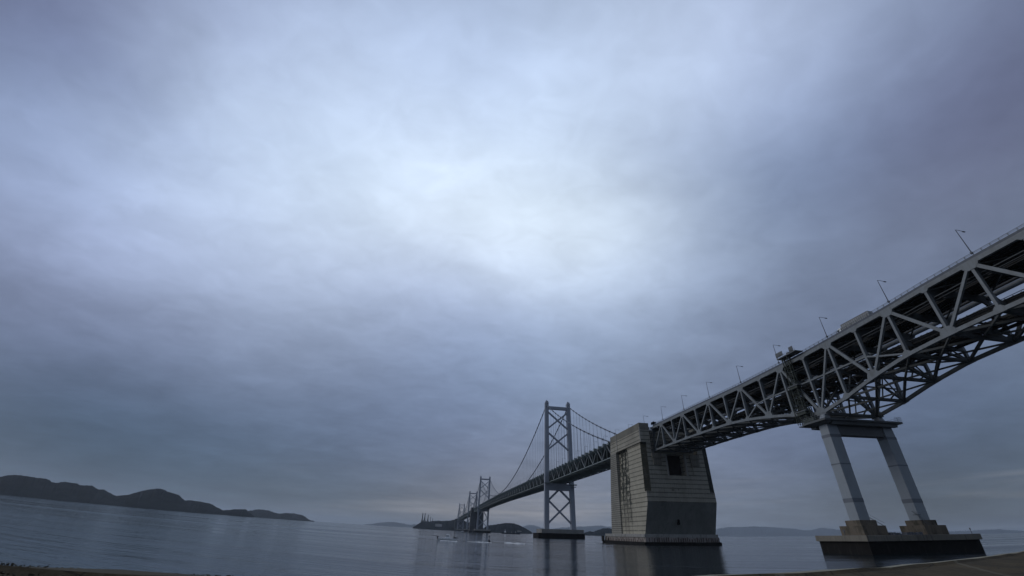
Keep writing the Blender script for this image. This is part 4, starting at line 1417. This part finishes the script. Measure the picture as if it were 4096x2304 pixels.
car(-528.6 - .3, 'small dark car driving on the viaduct right beside the seventh lamp', M['hull'], True)
car(-466.5, 'dark car on the viaduct by the gantry platform', M['lamp'])
car(-434.5, 'dark van on the viaduct between the anchorage and the gantry', M['hull'], True)
car(-386.5, 'distant dark car on the viaduct nearest the anchorage', M['lamp'], True)

# ------------------------------------------------------------------ boats and buoy
# white fishing boat heading left
fb_ = thing('fishing_boat', 'small white fishing boat with raked bow, long bowsprit and stern mast, heading left', 'boat', (-168, -356, SEA))
bc = CAM + azdir(1.5) * 268; bc.z = SEA
def bp(u, v, w):  # u: to the right (stern), v: away, w: up
    r = azdir(91.5); f = azdir(1.5); return tuple(bc + r * u + f * v + Vector((0, 0, w)))
secs = [(-5.6, .05, 2.0, 1.9), (-4.9, .4, 1.95, .3), (-3.8, .8, 1.7, 0), (-2, 1.1, 1.45, -.2), (.5, 1.25, 1.3, -.2), (3.5, 1.15, 1.2, -.1), (5.4, .95, 1.25, .0)]
hb = MB(); rings_ = []
for (u, hw, zt, zk) in secs:
    rings_.append(len(hb.v)); hb.v += [bp(u, -hw, zt), bp(u, -hw * .8, (zt + zk) / 2), bp(u, 0, zk - .3), bp(u, hw * .8, (zt + zk) / 2), bp(u, hw, zt), bp(u, 0, zt - .05)]
for a, b in zip(rings_[:-1], rings_[1:]):
    for i in range(6):
        j = (i + 1) % 6; hb.f.append((a + i, a + j, b + j, b + i)); hb.m.append(1 if a == rings_[0] else 0)
hb.f.append(tuple(rings_[0] + i for i in range(6))); hb.m.append(1)
hb.f.append(tuple(rings_[-1] + i for i in range(6))); hb.m.append(0)
part(hb, 'hull', [M['white'], M['hull']], fb_)
ca = MB(); ca.hexa([bp(-1.6, -.8, 1.0), bp(1.8, -.8, 1.0), bp(1.8, .8, 1.0), bp(-1.6, .8, 1.0), bp(-.6, -.75, 2.3), bp(1.9, -.75, 2.3), bp(1.9, .75, 2.3), bp(-.6, .75, 2.3)])
part(ca, 'cabin', M['white'], fb_)
cw = MB(); cw.hexa([bp(-1.0, -.82, 2.3), bp(1.2, -.82, 2.3), bp(1.2, .82, 2.3), bp(-1.0, .82, 2.3), bp(-.4, -.78, 2.75), bp(1.3, -.78, 2.75), bp(1.3, .78, 2.75), bp(-.4, .78, 2.75)])
part(cw, 'window', M['glass'], fb_)
cr = MB(); cr.hexa([bp(-.8, -1.0, 2.76), bp(1.8, -1.0, 2.76), bp(1.8, 1.0, 2.76), bp(-.8, 1.0, 2.76), bp(-.2, -.8, 3.25), bp(1.6, -.8, 3.25), bp(1.6, .8, 3.25), bp(-.2, .8, 3.25)])
part(cr, 'cabin_roof', M['white'], fb_)
part(MB().tube([bp(-4.4, 0, 1.95), bp(-6.5, 0, 2.25), bp(-8.8, 0, 2.4)], .16, 6, .08), 'bowsprit', M['hull'], fb_)
part(MB().tube([bp(4.0, 0, .9), bp(4.3, 0, 6.2)], .15, 6, .09), 'mast', M['hull'], fb_)
part(MB().prism([(0, 0)], 'x', 0, 0) if False else MB().hexa([bp(3.9, -.1, 1.2), bp(6.4, -.1, 1.5), bp(6.4, .1, 1.5), bp(3.9, .1, 1.2), bp(3.9, -.1, 2.1), bp(6.4, -.1, 1.7), bp(6.4, .1, 1.7), bp(3.9, .1, 2.1)]), 'furled_sail', M['hull'], fb_)
def foam_strip(name, pts, label):
    mb = MB(); prev = None
    for k, (az, d, w) in enumerate(pts):
        c = CAM + azdir(az) * d; f = azdir(az)
        h = .8 * w * (.55 + .45 * noise.noise(Vector((k * .8, d, 3))))
        sec = [c - f * (w * 2.2), c - f * (w * .5), c + f * (w * .6), c + f * (w * 2)]
        for q, z in zip(sec, (-.05, h * .8, h, -.05)): q.z = SEA + z
        if prev:
            for i in range(3): mb.face([prev[i], sec[i], sec[i + 1], prev[i + 1]])
        prev = sec
    o = mb.build(name, M['foam'], fix=False)
    tag(o, label, 'wake', kind='stuff'); return o
foam_strip('boat_wake', [(0.7 + k * .09, 264.5 + .5 * math.sin(k * 1.3), .30 + .25 * abs(math.sin(k * .9))) for k in range(25)], 'thin white wash along the fishing boat')
foam_strip('boat_wake', [(4.0 + k * .12, 271 + 1.0 * math.sin(k * .7), .10 + .34 * math.sin(k / 27 * math.pi)) for k in range(27)], 'thin bright wake line between the fishing boat and the buoy')
foam_strip('boat_wake', [(8.6 + k * .2, 279 + 3 * math.sin(k * .5) - k * .3, .15 + .5 * abs(math.sin(k * .55))) for k in range(14)], 'broken pale wake streaks right of the buoy')

by = CAM + azdir(6.75) * 292
bu = thing('buoy', 'small dark channel buoy with a topmark right of the fishing boat', 'buoy', (by.x, by.y, SEA))
part(MB().tube([(by.x, by.y, SEA - .5), (by.x, by.y, SEA + .5), (by.x, by.y, SEA + 1.0)], .75, 12, .6), 'float', M['buoy'], bu)
part(MB().tube([(by.x, by.y, SEA + 1.0), (by.x, by.y, SEA + 3.2)], .16, 6, .1), 'mast', M['buoy'], bu)
part(MB().tube([(by.x, by.y, SEA + 2.6), (by.x, by.y, SEA + 3.5)], .5, 8, .08), 'topmark', M['buoy'], bu)

def ship(name, label, az, dist, L, H, hullm, supm, sup_at=-.3, two=False):
    c = CAM + azdir(az) * dist; c.z = SEA
    r, f = azdir(az + 90), azdir(az)
    def P(u, v, w): return tuple(c + r * u + f * v + Vector((0, 0, w)))
    t = thing(name, label, 'ship', (c.x, c.y, SEA))
    W = L * .09
    secs = [(-.5, .5, .16), (-.46, .9, .13), (-.2, 1, .11), (.2, 1, .10), (.42, .8, .12), (.5, .08, .17)]
    hb = MB(); rg = []
    for (u, w, zt) in secs:
        rg.append(len(hb.v)); hb.v += [P(u * L, -W * w, zt * H * 2.2), P(u * L * .96, -W * w * .8, -.8), P(u * L * .96, W * w * .8, -.8), P(u * L, W * w, zt * H * 2.2)]
    for a, b in zip(rg[:-1], rg[1:]):
        for i in range(4):
            j = (i + 1) % 4; hb.f.append((a + i, a + j, b + j, b + i)); hb.m.append(0)
    hb.f.append(tuple(rg[0] + i for i in range(4))); hb.m.append(0); hb.f.append(tuple(rg[-1] + i for i in range(4))); hb.m.append(0)
    part(hb, 'hull', hullm, t)
    dz = H * .22
    sp = MB()
    u0 = sup_at * L
    for k, (w0, w1, h0, h1) in enumerate(((.12, .10, 1, 1.6), (.09, .08, 1.6, 2.2), (.07, .06, 2.2, 2.8))):
        sp.hexa([P(u0 - w0 * L / 2, -W * .8, dz * h0), P(u0 + w0 * L / 2, -W * .8, dz * h0), P(u0 + w0 * L / 2, W * .8, dz * h0), P(u0 - w0 * L / 2, W * .8, dz * h0),
                 P(u0 - w1 * L / 2, -W * .7, dz * h1), P(u0 + w1 * L / 2, -W * .7, dz * h1), P(u0 + w1 * L / 2, W * .7, dz * h1), P(u0 - w1 * L / 2, W * .7, dz * h1)])
    part(sp, 'superstructure', supm, t)
    part(MB().tube([P(u0, 0, dz * 2.7), P(u0, 0, H)], L * .004 + .1, 6), 'mast', supm, t)
    if two:
        part(MB().tube([P(L * .25, 0, dz), P(L * .25, 0, H * .62)], .35, 6), 'derrick', supm, t)
        part(MB().tube([P(L * .04, 0, dz), P(L * .04, 0, H * .5)], .3, 6), 'derrick', supm, t)
    return t
ship('cargo_ship', 'small coastal cargo ship with dark hull and pale bridge, in front of the rounded island', 9.4, 1650, 68, 15, M['hull'], M['white'], -.3, True)
ship('tugboat', 'low dark launch below the second suspension tower', 3.85, 1180, 22, 3.6, M['hull'], M['tower'], .05)
ship('tanker_ship', 'long low dark ship on the horizon at the end of the left hills', -14.95, 5500, 138, 12, M['hull'], M['hull'], .34)
ship('tugboat', 'tiny pale work boat at the foot of the third suspension tower', 3.35, 2150, 14, 6, M['white'], M['white'], .1)

# ------------------------------------------------------------------ distant cable-stayed towers and houses on the islands
def spire(label, az, dist, eltop, w, hw_cable):
    c = CAM + azdir(az) * dist
    H = math.tan(R_(eltop)) * dist + CAM.z
    t = thing('cable_stayed_tower', label, 'bridge tower', (c.x, c.y, SEA), 'towers of the distant cable-stayed bridges')
    r = azdir(az + 90)
    mb = MB()
    for s in (-1, 1):
        a = c + r * (s * w); b = c + r * (s * w * .25); b.z = H; a.z = 0
        mb.beam(a, b, 5, 7, (0, 1, 0), 3, 4)
    a = c - r * w * .6; b = c + r * w * .6; a.z = b.z = H * .55
    mb.beam(a, b, 4, 5)
    part(mb, 'pylon', M['gan'], t)
    cb_ = MB()
    for k in range(12):
        for s in (-1, 1):
            a = Vector(c) + azdir(az + 90 - 68) * 0; a.z = H * (.97 - k * .035)
            b = Vector(c) + r * (s * hw_cable * (k + 2) / 12); b.z = 62
            b += azdir(az) * (s * 30)
            cb_.tube([a, b], 1.6 + dist / 4000, 4, caps=False)
    part(cb_, 'stay_cable', M['gan'], t, fix=False)
spire('leftmost dark pointed cable-stayed tower above the wooded island', -1.74, 5600, 1.70, 9, 14)
spire('second cable-stayed tower from the left above the wooded island, with wide cable fan', -1.45, 5900, 1.68, 10, 28)
spire('third cable-stayed tower from the left, pale with wide cable fan', -1.05, 6500, 1.52, 10, 32)
spire('fourth cable-stayed tower from the left, thin and dark', -.73, 6900, 1.31, 6, 10)
spire('rightmost and lowest cable-stayed tower above the wooded island', -.47, 7300, 1.16, 6, 12)
def hut(label, az, dist, z, w, h):
    c = CAM + azdir(az) * dist
    t = thing('island_building', label, 'building', (c.x, c.y, z))
    part(MB().box(c.x - w, c.x + w, c.y - 10, c.y + 10, z - 14, z + h), 'wall', M['bldg'], t)
    part(MB().prism([(c.x - w - 1, z + h), (c.x + w + 1, z + h), (c.x, z + h + 3)], 'y', c.y - 11, c.y + 11), 'roof', M['conc_band'], t)
hut('low pale building on the slope of the wooded island below the far cable-stayed towers', .35, 3560, 35, 26, 4)
hut('pale building near the right shore of the rounded island behind the cargo ship', 10.45, 3010, 10, 13, 4)

# ------------------------------------------------------------------ foreground seawall
WP = [(-330, -666), (-230, -636), (-195, -625.6), (-179.5, -621.05), (-177.0, -620.35), (-167.3, -617.75), (-162.4, -616.6), (-158, -615.05), (-153.3, -613.4), (-147.2, -611.0), (-135, -606), (-100, -590)]
wall = thing('seawall', 'brown stained concrete seawall running along the bottom edge of the picture', 'seawall', (-174, -622, 3.0))
wb, we, wl_ = MB(), MB(), MB()
sub = []
for (a, b) in zip(WP[:-1], WP[1:]):
    n = max(1, int((Vector(b) - Vector(a)).length / 1.2))
    for k in range(n): sub.append(Vector(a).lerp(Vector(b), k / n))
sub.append(Vector(WP[-1]))
rowsW = []
for k, p in enumerate(sub):
    q = sub[min(k + 1, len(sub) - 1)] - sub[max(k - 1, 0)]; q = Vector((q.x, q.y)).normalized(); nrm_ = Vector((q.y, -q.x))  # landward
    j = .05 * noise.noise(Vector((p.x * .6, 0, 0))); 
    prof = [(-2.6, SEA - 2), (0.0 + j, 4.0), (.10 + j, 4.3), (.38 + j, 4.31 + .3 * j), (.50, 4.24), (2.2, 4.10), (3.4, 3.95), (3.5, 3.45), (40, 3.4)]
    rowsW.append([(p.x + nrm_.x * d, p.y + nrm_.y * d, z + .04 * noise.noise(Vector((p.x * .9, d * 2, 1)))) for (d, z) in prof])
for k in range(len(rowsW) - 1):
    for i in range(len(rowsW[0]) - 1):
        if i in (1, 2): (wl_ if rowsW[k][i][0] < -171.5 else we).face([rowsW[k][i], rowsW[k + 1][i], rowsW[k + 1][i + 1], rowsW[k][i + 1]])
        else: wb.face([rowsW[k][i], rowsW[k + 1][i], rowsW[k + 1][i + 1], rowsW[k][i + 1]])
part(wb, 'wall_face', M['wall'], wall); part(we, 'edge_curb', M['wall_edge'], wall); part(wl_, 'weedy_edge', M['rock'], wall)
# weedy rubble lying on the wall top in the left half
rk = MB(); random.seed(21)
for k in range(5000):
    x_ = random.uniform(-187, -172.5)
    yl = interp([(a, b) for a, b in WP], x_)
    d_ = random.uniform(.02, 2.4) * random.random()
    sz = random.uniform(.010, .032)
    c = Vector((x_ + .27 * d_, yl - d_, 4.29 - d_ * .07))
    p = [c + Vector((random.uniform(-1, 1), random.uniform(-1, 1), random.uniform(-.3, 1))).normalized() * sz * random.uniform(.6, 1.2) for _ in range(6)]
    n = len(rk.v); rk.v += [tuple(q) for q in p]
    for f_ in ((0, 1, 2), (0, 2, 3), (0, 3, 4), (0, 4, 1), (5, 2, 1), (5, 3, 2), (5, 4, 3), (5, 1, 4)):
        rk.f.append(tuple(n + t for t in f_)); rk.m.append(0)
tag(rk.build('weedy_rubble', M['rock'], fix=False), 'low brown weedy rubble strewn along the left part of the seawall top', 'rubble', kind='stuff')

# ------------------------------------------------------------------ haze
HZ = 41500
mb = MB(); mb.box(-HZ, HZ, -HZ, HZ, SEA - 4.5, 420)
hz, nt, b_ = None, None, None
hm = bpy.data.materials.new('haze_air'); hm.use_nodes = True
nt = hm.node_tree; nt.nodes.clear()
out = nt.nodes.new('ShaderNodeOutputMaterial'); pv = nt.nodes.new('ShaderNodeVolumePrincipled')
pv.inputs['Color'].default_value = (.80, .89, 1.0, 1)
pv.inputs['Density'].default_value = 3e-5
pv.inputs['Anisotropy'].default_value = .2
nt.links.new(pv.outputs[0], out.inputs['Volume'])
ho = mb.build('haze', hm); ho['kind'] = 'stuff'
